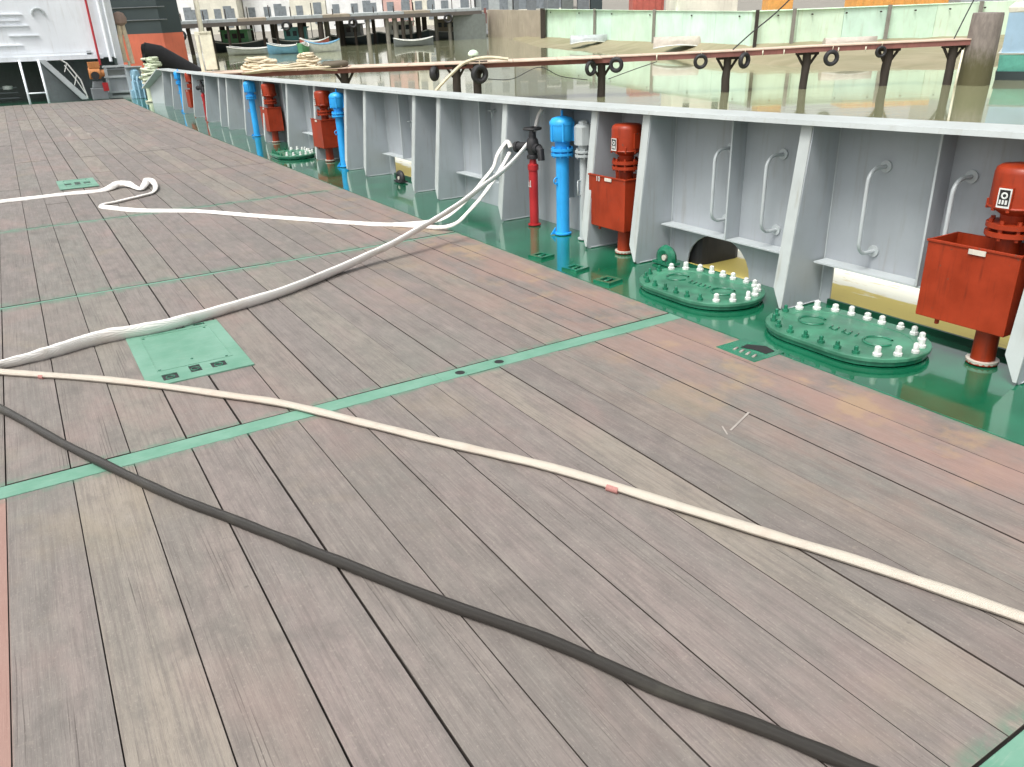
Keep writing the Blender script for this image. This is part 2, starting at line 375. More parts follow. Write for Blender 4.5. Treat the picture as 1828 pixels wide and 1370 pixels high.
def water_mat():
    m, t, p = newmat('murky_harbour_water')
    tc = t.nodes.new('ShaderNodeTexCoord').outputs['Object']
    n = noise(t, mapping(t, tc, (.25, 1.1, 1)), 1.2, 3, .5); n2 = noise(t, mapping(t, tc, (1.4, 4.5, 1)), 1.8, 3, .55)
    n3 = noise(t, tc, .08, 3, .5)
    b = mixc(t, ramp(t, n3, .35, .7), (.27, .285, .165), (.31, .31, .19)); t.links.new(b, p.inputs['Base Color'])
    p.inputs['Roughness'].default_value = .07; p.inputs['IOR'].default_value = 1.5; p.inputs['Specular IOR Level'].default_value = .75
    p.inputs['Coat Weight'].default_value = .6; p.inputs['Coat Roughness'].default_value = .03
    bump(t, p, math_(t, 'ADD', math_(t, 'MULTIPLY', n, .7), math_(t, 'MULTIPLY', n2, .3)), .16, .05); return m
M['water'] = water_mat()
def mud_mat():
    m, t, p = newmat('wet_mud')
    tc = t.nodes.new('ShaderNodeTexCoord').outputs['Object']
    n = noise(t, mapping(t, tc, (.4, 1.6, 1)), .9, 5, .6)
    b = mixc(t, ramp(t, n, .3, .7), (.22, .20, .115), (.31, .27, .175)); t.links.new(b, p.inputs['Base Color'])
    p.inputs['Roughness'].default_value = .55; bump(t, p, n, .4, .05); return m
M['mud'] = mud_mat()

# ================================================================== SHIP STRUCTURE
YS = [-4+i for i in range(40)]
def sheet(name, x0, x1, z, mat, thick=.02, y0=-4, y1=35, kind='structure'):
    b = MB(); ys = [y0]+[y for y in YS if y0 < y < y1]+[y1]
    for a, c in zip(ys[:-1], ys[1:]):
        b.add([(x0, a, z), (x1, a, z), (x1, c, z), (x0, c, z), (x0, a, z-thick), (x1, a, z-thick), (x1, c, z-thick), (x0, c, z-thick)],
              [(0, 1, 2, 3), (7, 6, 5, 4), (0, 4, 5, 1), (3, 2, 6, 7), (0, 3, 7, 4), (1, 5, 6, 2)])
    return b.build(name, mat, None, sheer=True, kind=kind)
deck = sheet('deck', -6.5, 4.156, -.03, M['green'], .05)
wood = sheet('wooden_deck', -3.2, 3.222, -.014, M['caulk'], .012, -2.9, 29.35)
waterway = sheet('waterway', 3.236, 4.156, -.008, M['green'], .02, -4, 31)
coam = sheet('deck_margin', 3.224, 3.234, .003, M['green_item'], .03, -4, 29.4)
hullside = MB()
for a, c in zip(YS[:-1], YS[1:]):
    hullside.add([(4.176, a, -.02), (4.176, c, -.02), (4.176, c, -2.6), (4.176, a, -2.6)], [(0, 1, 2, 3)])
hullside.build('hull_side', M['hull_dark'], None, sheer=True, kind='structure')
# planks
SEAMS = [-.62-.24*i for i in range(8, 0, -1)]+[-.62, -.385, -.145, .09, .326, .571, .804, 1.047, 1.277, 1.515, 1.716, 1.910, 2.105, 2.293, 2.549, 2.781, 3.0, 3.222]
SEAMS = [x for x in SEAMS]
ROWS = [(-2.6, .30), (.58, 3.36), (3.475, 6.332), (6.368, 9.315), (9.345, 12.25), (12.255, 15.2), (15.205, 18.1), (18.105, 21.0), (21.005, 23.9), (23.905, 26.8), (26.805, 29.3)]
rp = random.Random(3)
gaps = {}
for i, (xa, xb) in enumerate(zip(SEAMS[:-1], SEAMS[1:])):
    if i < 4 : pass
    for j, (ya, yb) in enumerate(ROWS):
        cuts = [(ya, yb)]
        if j in (4, 5, 6, 7) and rp.random() < .3:
            c = ya+rp.uniform(.8, 2.0); cuts = [(ya, c-.003), (c+.003, yb)]
        for (a, c) in cuts:
            g1 = gaps.setdefault((i, j), {.326: .0026, .571: .004, .09: .0016, -.145: .0018, 1.515: .0012, 2.105: .001, 2.549: .003, 1.716: .0028, 1.277: .0022}.get(xb, rp.choice((.0012, .0018, .0024))))
            g0 = gaps.get((i-1, j), .0015)
            if j >= 2: g0, g1 = g0*1.15, g1*1.15
            dz = rp.uniform(-.002, .002)
            x0, x1 = xa+g0, xb-g1; y0, y1 = a+.001, c-.001 if j not in (1, 2, 3) else c-.004
            cx_, cy_ = (x0+x1)/2, (y0+y1)/2
            b = MB(); b.box(x0, x1, y0, y1, -.014+dz, dz, rp.choice((.0002, .0006, .0012)))
            b.mi = [1, 1, 1, 1, 1, 1, 1, 1, 1, 0]
            o = b.build('plank', [M['plank'], M['tarred_edge']], wood, sheer=True, loc=(cx_, cy_, S(cy_)))
# strips
for (a, c), mt in zip(STRIPS, ('strip',)*4):
    b = MB()
    segs = [(-1.8, 1.575), (1.577, 3.223)] if a > 3 and a < 4 else [(-1.8, 3.223)]
    for x0, x1 in segs:
        b = MB(); b.box(x0, x1, a+.001, c-(.008 if a < 4 else .007), -.014, .001 if a < 4 else -.001, .001)
        b.build('steel_strip', M['strip'], wood, sheer=True)
for x, y in ((1.698, 3.405), (1.943, 3.413)):
    b = MB(); b.lathe(x, y, [(.036, .0012), (.034, .0030), (.027, .0030), (.027, .0014)], 20); b.build('socket_ring', M['strip'], wood, sheer=True)
    b = MB(); b.cyl(x, y, .0012, .0022, .0265); b.build('socket_hole_shade', M['print_hole_black'], wood, sheer=True)  # black disc painted in for the shade inside the hole
# white chalk marks
def stroke(pts, wd, z=.0022, mat='cap', name='chalk_mark'):
    b = MB(); P = [Vector((x, y, 0)) for x, y in pts]; L = []; R_ = []
    for i in range(len(P)):
        t_ = (P[min(i+1, len(P)-1)]-P[max(i-1, 0)]).normalized(); n_ = Vector((-t_.y, t_.x, 0))*wd/2
        L.append(P[i]+n_); R_.append(P[i]-n_)
    for i in range(len(P)-1):
        q = [L[i], R_[i], R_[i+1], L[i+1]]
        b.add([(v.x, v.y, z) for v in q]+[(v.x, v.y, z+.0006) for v in q], [(4, 5, 6, 7), (0, 1, 5, 4), (2, 3, 7, 6), (1, 2, 6, 5), (3, 0, 4, 7)])
    b.build(name, M[mat], wood, sheer=True)
M['chalk'] = paint('faded_chalk', (.34, .31, .28), .9, (.3, .27, .24), .8, streak=False, scale=12, bumps=0)
stroke([(2.56, 2.20), (2.45, 2.155), (2.36, 2.12)], .010, mat='chalk')
stroke([(2.36, 2.17), (2.32, 2.10)], .007, mat='chalk')
stroke([(1.0, 19.6), (1.6, 19.9), (2.1, 20.4)], .05, mat='chalk'); stroke([(.9, 18.9), (.95, 19.5), (1.25, 19.55), (1.3, 18.9)], .04, mat='chalk')
stroke([(2.0, 15.6), (2.3, 15.7)], .05, mat='chalk')

# ================================================================== BULWARK
bul = thing('bulwark', 'long grey steel bulwark with slanting brackets and pale capping rail along the green waterway', 'bulwark')
def railz(y):
    K = [(-4, 1.165), (0, 1.150), (2, 1.138), (4, 1.112), (6, 1.097), (11, 1.087), (15, 1.063), (26, .965), (40, .90)]
    for (a, p), (c, q) in zip(K[:-1], K[1:]):
        if y <= c: return p+(q-p)*(max(y, a)-a)/(c-a)
    return .96
BR = [-2.55, -1.15, .27, 1.68, 3.10, 4.51, 5.13, 6.50, 7.88, 8.50, 10.0, 10.70, 12.0, 13.4, 14.85, 16.2, 17.6, 18.3, 19.7, 21.1, 22.5, 23.9, 25.3]
PORTS = {(.27, 1.68): (.5, 1.5), (1.68, 3.10): (1.82, 3.02), (8.50, 10.0): (8.75, 9.85), (12.0, 13.4): (12.3, 13.2), (16.2, 17.6): (16.5, 17.3), (21.1, 22.5): (21.3, 22.2)}
def arch(y0, y1, zt, n=12):
    return [((y0+y1)/2+math.cos(math.pi*k/n)*(y1-y0)/2, zt*math.sin(math.pi*k/n)) for k in range(n+1)]
yy = sorted(set([-4.]+BR+[26.2]))
for a, c in zip(yy[:-1], yy[1:]):
    b = MB(); X0, X1 = 4.16, 4.172
    zt0, zt1 = railz(a)-.02, railz(c)-.02
    def plate(poly): b.prism(poly, X0, X1, 'x')
    if (a, c) in PORTS:
        p0, p1 = PORTS[(a, c)]
        plate([(a, .262), (c, .262), (c, zt1), (a, zt0)])
        plate([(a, -.03), (p0, -.03), (p0, .262), (a, .262)]); plate([(p1, -.03), (c, -.03), (c, .262), (p1, .262)])
    elif abs(a-3.10) < .01:
        plate([(a, .262), (c, .262), (c, zt1), (a, zt0)])
        A = arch(3.69, 4.31, .25)            # half-oval freeing port
        plate([(c, -.03), (c, .262)]+[(4.0, .262)]+[(y, z) for y, z in A if y >= 4.0-1e-6][::-1]+[(4.31, -.03)])
        plate([(a, -.03), (3.69, -.03)]+[(y, z) for y, z in A if y <= 4.0+1e-6][::-1]+[(4.0, .262), (a, .262)])
    else:
        plate([(a, -.03), (c, -.03), (c, zt1), (a, zt0)])
    b.build('plating', M['grey'], bul, sheer=True)
# capping rail
b = MB(); ys = [-4+.75*i for i in range(41)]
for a, c in zip(ys[:-1], ys[1:]):
    za, zc = railz(a), railz(c)
    v = [(3.865, a, za-.026), (4.20, a, za-.026), (4.20, a, za), (3.870, a, za), (3.865, c, zc-.026), (4.20, c, zc-.026), (4.20, c, zc), (3.870, c, zc)]
    b.add(v, [(0, 1, 5, 4), (1, 2, 6, 5), (2, 3, 7, 6), (3, 0, 4, 7)])
    if c == ys[-1]: b.add(v[4:], [(0, 1, 2, 3)])
b.build('capping_rail', M['rail'], bul, sheer=True)
b = MB()
b.add([(3.87, 26.0, .94), (4.20, 26.0, .94), (4.20, 26.0, .965), (3.87, 26.0, .965), (3.50, 26.9, .40), (3.85, 26.9, .40), (3.85, 26.9, .44), (3.50, 26.9, .44)],
      [(0, 1, 5, 4), (1, 2, 6, 5), (2, 3, 7, 6), (3, 0, 4, 7), (4, 5, 6, 7), (0, 3, 2, 1)])
b.build('sloping_rail_end', M['rail'], bul, sheer=True)
b = MB(); b.add([(4.165, 26.0, -.03), (4.165, 26.0, .95), (3.72, 26.85, .41), (3.72, 26.85, -.03)], [(0, 1, 2, 3)]); b.add([(4.155, 25.99, -.03), (4.155, 25.99, .95), (3.71, 26.84, .41), (3.71, 26.84, -.03)], [(0, 1, 2, 3)])
b.build('end_plate', M['grey_light'], bul, sheer=True)
# brackets: web + sniped flange
for y in BR:
    zt = railz(y)-.027
    b = MB(); xt, xb = 3.915, 3.80
    b.prism([(xt+.008, zt), (4.158, zt), (4.158, .0), (xb+.03, -.006), (xb+.008, .02)], y-.006, y+.006, 'y')
    w = .072
    # flange as tapered plate, foot sniped to a point
    def fx(z): return xb+(xt-xb)*(z/zt)
    pts = [(y+.006-.004, zt), (y+.006+w, zt), (y+.006+w, .13), (y+.01, .012), (y-.006, .012)]
    v = [(fx(z), q, z) for q, z in pts]+[(fx(z)+.010, q, z) for q, z in pts]
    n = len(pts); b.cur = 1
    b.add(v, [list(range(n))[::-1], list(range(n, 2*n))]+[(k, (k+1) % n, n+(k+1) % n, n+k) for k in range(n)])
    b.build('bracket', [M['grey'], M['rail']], bul, sheer=True)  # flange takes the paler grey, its brighter light painted in
# stiffeners and shelves
for y in (-.5, .97, 2.39, 3.82, 5.8, 7.25, 9.25, 11.4, 12.7, 14.1, 15.5, 16.9, 19.0, 20.4):
    b = MB(); z1 = railz(y)-.029; b.box(4.03, 4.158, y-.005, y+.005, .282, z1); b.cur = 1; b.box(4.026, 4.032, y-.006, y+.006, .282, z1)
    b.build('stiffener', [M['grey'], M['grey_light']], bul, sheer=True)
for y0, y1 in ((.30, 1.67), (1.76, 3.09), (3.19, 4.50), (4.60, 5.12), (6.6, 7.0), (7.3, 7.87), (8.6, 9.95), (10.8, 11.2), (12.1, 13.35)):
    b = MB(); b.prism([(4.04, .270), (4.158, .270), (4.158, .280), (4.04, .280)], y0+.012, y1-.012, 'y'); b.build('shelf', M['grey_light'], bul, sheer=True)
# grab bars
for y in (3.94, 3.49, 2.76, 2.27):
    pts = [(4.158, y, .875)]
    for k in range(7):
        a = math.pi/2*k/6; pts.append((4.08-.075*math.sin(a)-.0, y, .80+.075*math.cos(a)))
    for k in range(7):
        a = math.pi/2*k/6; pts.append((4.08-.075*math.cos(a), y, .462-.075*math.sin(a)))
    pts.append((4.158, y, .387))
    b = MB(); b.tube(pts, .0115, 10)
    for z in (.875, .387): b.tube([(4.158, y, z), (4.148, y, z)], .034, 16)
    b.build('grab_bar', M['grey_light'], bul, sheer=True)
# small studs / clips on the plating
for y, z in ((7.15, .95), (7.1, .35), (9.15, .72), (9.3, .9)):
    b = MB(); b.box(4.09, 4.158, y-.03, y+.03, z, z+.008); b.tube([(4.12, y, z), (4.12, y, z-.07)], .008, 8); b.build('clip', M['grey_light'], bul, sheer=True)

# weld beads where brackets and stiffeners meet the plating
for y in BR[1:20]:
    b = MB(); zt = railz(y)-.03; b.tube([(4.156, y-.010, z) for z in (.01, .3, .6, .9, zt)], .004, 6); b.tube([(3.85, y-.009, .002), (4.0, y-.009, .002), (4.155, y-.009, .002)], .004, 6)
    b.build('weld_bead', M['grey_light'], bul, sheer=True)
# outboard guard seen through the ports
b = MB(); b.prism([(4.18, -.09), (5.6, -.10), (5.6, -.5), (4.18, -.5)], -4, 25, 'y'); gd = b.build('hull_guard', M['guard'], None, sheer=True, kind='structure')

b = MB(); b.box(4.2, 4.62, 4.20, 5.1, -.09, .34); o = b.build('rubber_fender', M['black'], None, sheer=True, bevel=.06); tag(o, 'black rubber fender block seen through the half round port', 'fender')
for a_, c_ in ((.5, 1.5), (1.82, 3.02), (8.75, 9.85), (12.3, 13.2)):
    b = MB(); b.box(4.140, 4.158, a_, c_, -.02, .030); b.build('port_sill', M['hull_green'], bul, sheer=True)
# ================================================================== DECK FITTINGS
RED_LABEL = {}
def vent_head(b, x, y, z, r, h, dome=True, n=24):
    b.lathe(x, y, [(r*.62, z), (r*.62, z+.05*h), (r*.95, z+.05*h), (r*.95, z+.13*h), (r*.62, z+.13*h), (r*.60, z+.3*h), (r*.97, z+.32*h), (r, z+.36*h), (r, z+.82*h), (r*.9, z+.93*h), (r*.6, z+h), (r*.1, z+h*1.02)], n)
def bolts(cx, cy, z, r, n, br, bh, b, a0=0):
    for k in range(n):
        a = a0+2*math.pi*k/n; b.cyl(cx+r*math.cos(a), cy+r*math.sin(a), z, z+bh, br, n=6)
def spill_box_vent(name, label, loc, mirror=False, plate=True, scale=1):
    t = thing(name, label, 'air vent', loc, 0, 'red air vents with spill boxes along the bulwark')
    # box local: x -.10..+.15 ; y -.10..+.35 (pillar towards the near end)
    b = MB(); x0, x1, y0, y1, z0, z1 = -.115, .14, -.13, .33, .195, .60; th = .008
    b.box(x0, x1, y0, y1, z0, z0+th)
    b.box(x0, x0+th, y0, y1, z0+th, z1); b.box(x1-th, x1, y0, y1, z0+th, z1)
    b.box(x0+th, x1-th, y0, y0+th, z0+th, z1); b.box(x0+th, x1-th, y1-th, y1, z0+th, z1)
    b.box(x0-.006, x0, y0-.006, y1+.006, z1-.012, z1+.002); b.box(x0, x1, y0-.006, y0, z1-.012, z1+.002)
    b.cyl(x0+.04, y1-.10, z0-.035, z0, .012, n=8)
    b.build('spill_box', M['red'], t, bevel=.003)
    b = MB(); b.lathe(0, 0, [(.075, .0), (.075, .012), (.058, .014), (.055, z0)], 20); b.lathe(0, 0, [(.055, z0+th), (.055, .70)], 20)
    b.build('pipe', M['red'], t)
    b = MB(); b.lathe(0, 0, [(.075, .003), (.078, .018), (.07, .019)], 16); b.build('base_collar', M['steel'], t)
    b = MB(); b.lathe(0, 0, [(.06, .655), (.112, .66), (.112, .682), (.07, .683), (.07, .70), (.112, .70), (.112, .722), (.06, .723)], 24)
    bolts(0, 0, .645, .095, 8, .011, .095, b); b.build('flange', M['red'], t)
    b = MB(); b.lathe(0, 0, [(.055, .722), (.06, .76), (.105, .79), (.118, .80), (.118, .955), (.112, .978), (.095, .990), (.03, .997)], 28)
    b.box(-.125, -.115, -.035, .035, .80, .90); b.box(-.03, .03, -.128, -.115, .82, .93)
    for k in range(10):
        a = k*math.pi/5+.2; b.cyl(.118*math.cos(a), .118*math.sin(a), .785, .83, .009, n=6)
    b.torus((0, 0, .95), .112, .006, 'z', 28, 6); b.torus((0, 0, .80), .118, .007, 'z', 28, 6)
    b.build('vent_head', M['red'], t)
    if plate:
        b = MB(); b.box(-.1262, -.1255, -.030, .030, .805, .895); p_ = b.build('name_plate', M['cap'], t)
        b = MB(); b.box(-.1272, -.1264, -.024, .024, .815, .888); b.build('print', M['print_hole_black'], p_)
        b = MB(); b.torus((-.1275, 0, .862), .012, .004, 'x', 12, 6, .3); b.box(-.1285, -.1275, -.018, -.008, .822, .842); b.box(-.1285, -.1275, -.003, .006, .822, .842); b.box(-.1285, -.1275, .011, .019, .822, .842)
        b.build('print', M['cap'], p_)
        b = MB(); b.box(x0-.0085, x0-.006, .03, .115, z1-.035, z1-.010); b.build('tag_plate', M['steel'], t)
    return t
v0 = spill_box_vent('spill_box_vent', 'orange red vent with open spill box, nearest one at the right edge of the bulwark', (3.965, 1.93, S(1.93)))
def text_mesh(body, size, name, mat, parent, mw):
    cu_ = bpy.data.curves.new(name, 'FONT'); cu_.body = body; cu_.size = size; cu_.extrude = .0006; cu_.align_x = 'CENTER'
    tmp = bpy.data.objects.new('tmp_text', cu_); COL.objects.link(tmp); bpy.context.view_layer.update()
    me = bpy.data.meshes.new_from_object(tmp.evaluated_get(bpy.context.evaluated_depsgraph_get())); bpy.data.objects.remove(tmp)
    me.materials.clear(); me.materials.append(M[mat]); o = bpy.data.objects.new(name, me); COL.objects.link(o); o.parent = parent; o.matrix_local = mw; return o
def face_negx(x, y, z):       # text facing the deck (towards -X)
    return Matrix(((0, 0, -1, x), (-1, 0, 0, y), (0, 1, 0, z), (0, 0, 0, 1)))
v1 = dup(v0, (3.965, 4.83, S(4.83)), 'orange red vent with spill box marked 10, second from the right')
text_mesh('10', .055, 'lettering', 'cap', v1, face_negx(-.1225, .20, .555))
v2 = dup(v0, (3.93, 11.75, S(11.75)), 'orange red vent with spill box beside the tall blue vent in the middle distance')
v3 = dup(v0, (3.97, 14.75, S(14.7)), 'orange red vent with spill box behind the far oval hatch')
v4 = dup(v0, (3.95, 21.6, S(21.6)), 'most distant orange red vent with spill box, beside the red hydrant')
def blue_vent(label, loc):
    t = thing('blue_vent', label, 'air vent', loc, 0, 'blue air vents along the bulwark')
    b = MB(); b.lathe(0, 0, [(.075, 0), (.075, .014), (.058, .016), (.057, .68)], 24); b.build('pipe', M['blue'], t)
    b = MB(); b.lathe(0, 0, [(.06, .675), (.098, .68), (.098, .70), (.07, .701), (.07, .715), (.098, .716), (.098, .738), (.06, .74)], 24)
    bolts(0, 0, .665, .084, 8, .009, .088, b); b.build('flange', M['blue'], t)
    b = MB(); b.lathe(0, 0, [(.062, .738), (.066, .79), (.094, .80), (.104, .82), (.104, .93), (.108, .932), (.108, .955), (.085, .985), (.03, 1.0)], 28)
    b.cyl(0, 0, .998, 1.045, .010, n=10)
    for k in range(6):
        a = k*math.pi/3; b.cyl(.104*math.cos(a), .104*math.sin(a), .80, .95, .010, n=6)
    b.build('vent_head', M['blue'], t)
    b = MB(); b.torus((-.066, 0, .47), .026, .006, 'y', 14, 6); b.box(-.08, -.05, -.012, .012, .44, .455); b.build('lug', M['blue'], t)
    b = MB(); b.prism([(-.06, 0), (-.11, 0), (-.06, .06)], .03, .038); b.build('gusset', M['blue'], t)
    return t
bv = blue_vent('tall sky blue vent pipe in front, with the white hose running past its head', (3.955, 5.68, S(5.68)))
dup(bv, (3.90, 11.05, S(11.05)), 'sky blue vent pipe between a red spill box and a bracket in the middle distance')
dup(bv, (3.96, 16.0, S(16.0)), 'sky blue vent pipe next to the second red spill box in the distance')
dup(bv, (3.93, 23.0, S(23.0)), 'most distant sky blue vent pipe near the end of the rail')
t = thing('grey_vent', 'slim grey vent pipe with octagonal head standing right of the blue vent', 'air vent', (3.975, 5.40, S(5.4)))
b = MB(); b.lathe(0, 0, [(.05, 0), (.05, .012), (.033, .014), (.033, .69)], 18); b.build('pipe', M['vent_grey'], t)
b = MB(); b.lathe(0, 0, [(.04, .69), (.072, .692), (.072, .712), (.045, .713), (.045, .725), (.072, .726), (.072, .742), (.04, .744)], 18); bolts(0, 0, .68, .06, 6, .008, .08, b); b.build('flange', M['vent_grey'], t)
b = MB(); b.lathe(0, 0, [(.045, .744), (.05, .785), (.078, .79), (.080, .93), (.06, .95), (.045, .953), (.04, .975), (.02, .98)], 8); b.build('vent_head', M['vent_grey'], t)
b = MB(); b.tube([(-.033, 0, .50), (-.06, 0, .50), (-.06, 0, .38), (-.033, 0, .38)], .006, 6); b.build('handle', M['vent_grey'], t)
# fire hydrant with black valve
def hydrant(label, loc):
    t = thing('hydrant', label, 'hydrant', loc)
    b = MB(); b.lathe(0, 0, [(.06, 0), (.06, .012), (.042, .014), (.042, .50), (.05, .505), (.05, .55), (.035, .56), (.03, .60)], 20); b.build('standpipe', M['fire_red'], t)
    b = MB(); b.lathe(0, 0, [(.03, .60), (.055, .605), (.055, .63), (.04, .64), (.05, .68), (.06, .72), (.05, .77), (.035, .79), (.03, .84)], 18); b.build('valve_body', M['black'], t)
    b = MB(); b.torus((0, 0, .865), .075, .012, 'z', 20, 8); b.cyl(0, 0, .84, .885, .016, n=10)
    for k in range(3):
        a = k*math.pi*2/3; b.tube([(0, 0, .865), (.075*math.cos(a), .075*math.sin(a), .865)], .008, 6)
    b.build('handwheel', M['black'], t)
    b = MB(); b.tube([(0, 0, .70), (-.03, .09, .71), (-.05, .16, .70)], [.035, .035, .04], 12); b.tube([(-.05, .16, .70), (-.06, .19, .695)], .05, 12); b.tube([(0, 0, .70), (.0, -.10, .70)], [.034, .042], 12); b.tube([(0, -.10, .70), (0, -.13, .69), (0, -.14, .60)], .032, 10)
    b.build('outlet', M['black'], t)
    b = MB()
    for yy_, h in ((-.018, .055), (.008, .04)):
        b.box(-.0445, -.0425, yy_-.004, yy_+.005, .36, .36+h); b.box(-.0447, -.0427, yy_-.008, yy_+.010, .355, .362)
    b.build('lettering', M['cap'], t); return t
hy = hydrant('red standpipe hydrant with black valve where the white hoses connect', (3.955, 6.15, S(6.15)))
hy2 = dup(hy, (3.93, 20.3, S(20.3)), 'distant small red hydrant between white brackets')
# ---- oval hatches
def hatch(label, loc, n=22, white=None):
    t = thing('oval_hatch', label, 'hatch', loc, 0, 'green oval manhole hatches in the waterway')
    L, R = .16, .305                    # half straight length, radius
    def ring(r, z): 
        out = []
        for k in range(16): a = -math.pi*k/15+0; out.append((r*math.cos(a), -L+r*math.sin(a), z))
        for k in range(16): a = math.pi-math.pi*k/15; out.append((r*math.cos(a), L+r*math.sin(a), z))
        return out
    def loft(prof):
        b = MB(); m_ = 32
        for (ra, za), (rb, zb) in zip(prof[:-1], prof[1:]):
            b.add(ring(ra, za)+ring(rb, zb), [(k, (k+1) % m_, m_+(k+1) % m_, m_+k) for k in range(m_)], False)
        b.add(ring(*prof[-1]), [list(range(m_))]); return b
    loft([(R-.012, 0), (R-.012, .026)]).build('coaming', M['green_item'], t)
    loft([(R, .026), (R, .042), (R-.006, .046), (R-.088, .046), (R-.094, .042), (.02, .042)]).build('cover', M['green_cover'], t)
    per = 4*L+2*math.pi*(R-.045); rr = R-.045
    for k in range(n):
        s_ = per*k/n
        if s_ < 2*L: x, y = rr, -L+s_
        elif s_ < 2*L+math.pi*rr: a = (s_-2*L)/rr; x, y = rr*math.cos(a), L+rr*math.sin(a)
        elif s_ < 4*L+math.pi*rr: x, y = -rr, L-(s_-2*L-math.pi*rr)
        else: a = math.pi+(s_-4*L-math.pi*rr)/rr; x, y = rr*math.cos(a), -L+rr*math.sin(a)
        b = MB(); wh = (x > .02 and y < L+.30) or y < -L-.16
        if wh:
            h = random.uniform(.030, .050); w_ = random.uniform(.78, 1.15); b.lathe(x+random.uniform(-.006, .006), y+random.uniform(-.006, .006), [(.023*w_, .046), (.024*w_, .060), (.017*w_, .064), (.017*w_, .046+h), (.009, .052+h)], 8); b.build('bolt_cap', M['cap'], t)
        else:
            b.lathe(x, y, [(.020, .046), (.020, .062), (.011, .063), (.011, .084), (.006, .088)], 6); b.build('bolt', M['green_item'], t)
    for cy in (-.21, .22):
        b = MB(); b.torus((0, cy, .046), .075, .007, 'z', 20, 6, 1, -.6, math.pi+1.6); b.build('lifting_ring', M['green_item'], t)
    b = MB()
    for k in range(5):
        b.tube([(-.03, -.09+.042*k, .045), (.02, -.075+.042*k, .045)], .0055, 6)
        if k % 2: b.tube([(-.03, -.09+.042*k, .045), (-.03, -.06+.042*k, .045)], .005, 6)
    b.build('weld_lettering', M['green_item'], t); return t
h2 = hatch('nearest green oval manhole hatch with white bolt caps, beside the right hand spill box', (3.70, 2.56, S(2.56)))
dup(h2, (3.70, 3.70, S(3.7)), 'green oval manhole hatch with white bolt caps, second one, below the half round port')
dup(h2, (3.66, 12.75, S(12.75)), 'distant green oval manhole hatch with white bolt caps near the two red vents')
# padeyes / bitts
def lug(label, loc):
    t = thing('mooring_lug', label, 'lug', loc)
    b = MB(); b.torus((0, 0, .045), .062, .038, 'x', 20, 8, .9); b.box(-.05, .05, -.10, .10, 0, .02); b.build('eye', M['green_item'] if 'green' in label else M['black'], t)
    b = MB(); b.tube([(-.03, 0, .05), (.03, 0, .05)], .022, 10); b.build('pin', M['steel'], t); return t
lug('round green lug beside the foot of the bracket at the half round port', (3.99, 4.36, S(4.3)))
lug('round black lug in front of the white freeing port', (3.98, 9.28, S(9.2)))
# flush sockets along the waterway
def socket(label, loc, rz=0):
    t = thing('deck_socket', label, 'deck socket', loc, rz, 'green lashing sockets along the edge of the planks')
    b = MB()
    for x0, x1, y0, y1 in ((-.075, .075, -.075, -.045), (-.075, .075, .045, .075), (-.075, -.045, -.045, .045), (.045, .075, -.045, .045)): b.box(x0, x1, y0, y1, -.01, .012)
    b.build('frame', M['green_item'], t)
    b = MB(); b.box(-.045, .045, -.045, .045, -.012, -.004); b.build('recess', M['print_hole_black'], t)  # floor coloured black for the shade in the socket
    b = MB(); b.tube([(-.045, 0, .004), (.045, 0, .004)], .009, 8); b.build('bar', M['green_item'], t); return t
s0 = socket('green lashing socket by the deck edge left of the grey vent', (3.37, 5.15, S(5.1)), .2)
dup(s0, (3.37, 4.68, S(4.68)), 'green lashing socket by the deck edge below the first red spill box'); dup(s0, (3.36, 4.27, S(4.27)), 'green lashing socket by the deck edge left of the second hatch')
# big socket cut into the planks
t = thing('deck_socket', 'worn green socket plate set into the plank edge left of the nearest hatch', 'deck socket', (3.16, 2.74, S(2.74)))
b = MB(); b.box(-.13, .10, -.14, .14, -.006, .005, .002); b.build('plate', M['green_item'], t)
b = MB(); b.add([(.0, -.10, .0056), (.07, -.10, .0056), (.09, -.02, .0056), (.03, .06, .0056), (-.03, .05, .0056), (.0, -.03, .0056)]+[(.0, -.10, .0070), (.07, -.10, .0070), (.09, -.02, .0070), (.03, .06, .0070), (-.03, .05, .0070), (.0, -.03, .0070)],
                 [(6, 7, 8, 9, 10, 11), (0, 1, 7, 6), (1, 2, 8, 7), (2, 3, 9, 8), (3, 4, 10, 9), (4, 5, 11, 10), (5, 0, 6, 11)]); b.build('recess', M['print_hole_black'], t)  # raised black patch, painted shade of a recess
for k in range(4):
    b = MB(); b.tube([(-.09, -.09+.045*k, .006), (-.05, -.08+.045*k, .006)], .007, 6); b.build('weld_bead', M['chalk'], t)
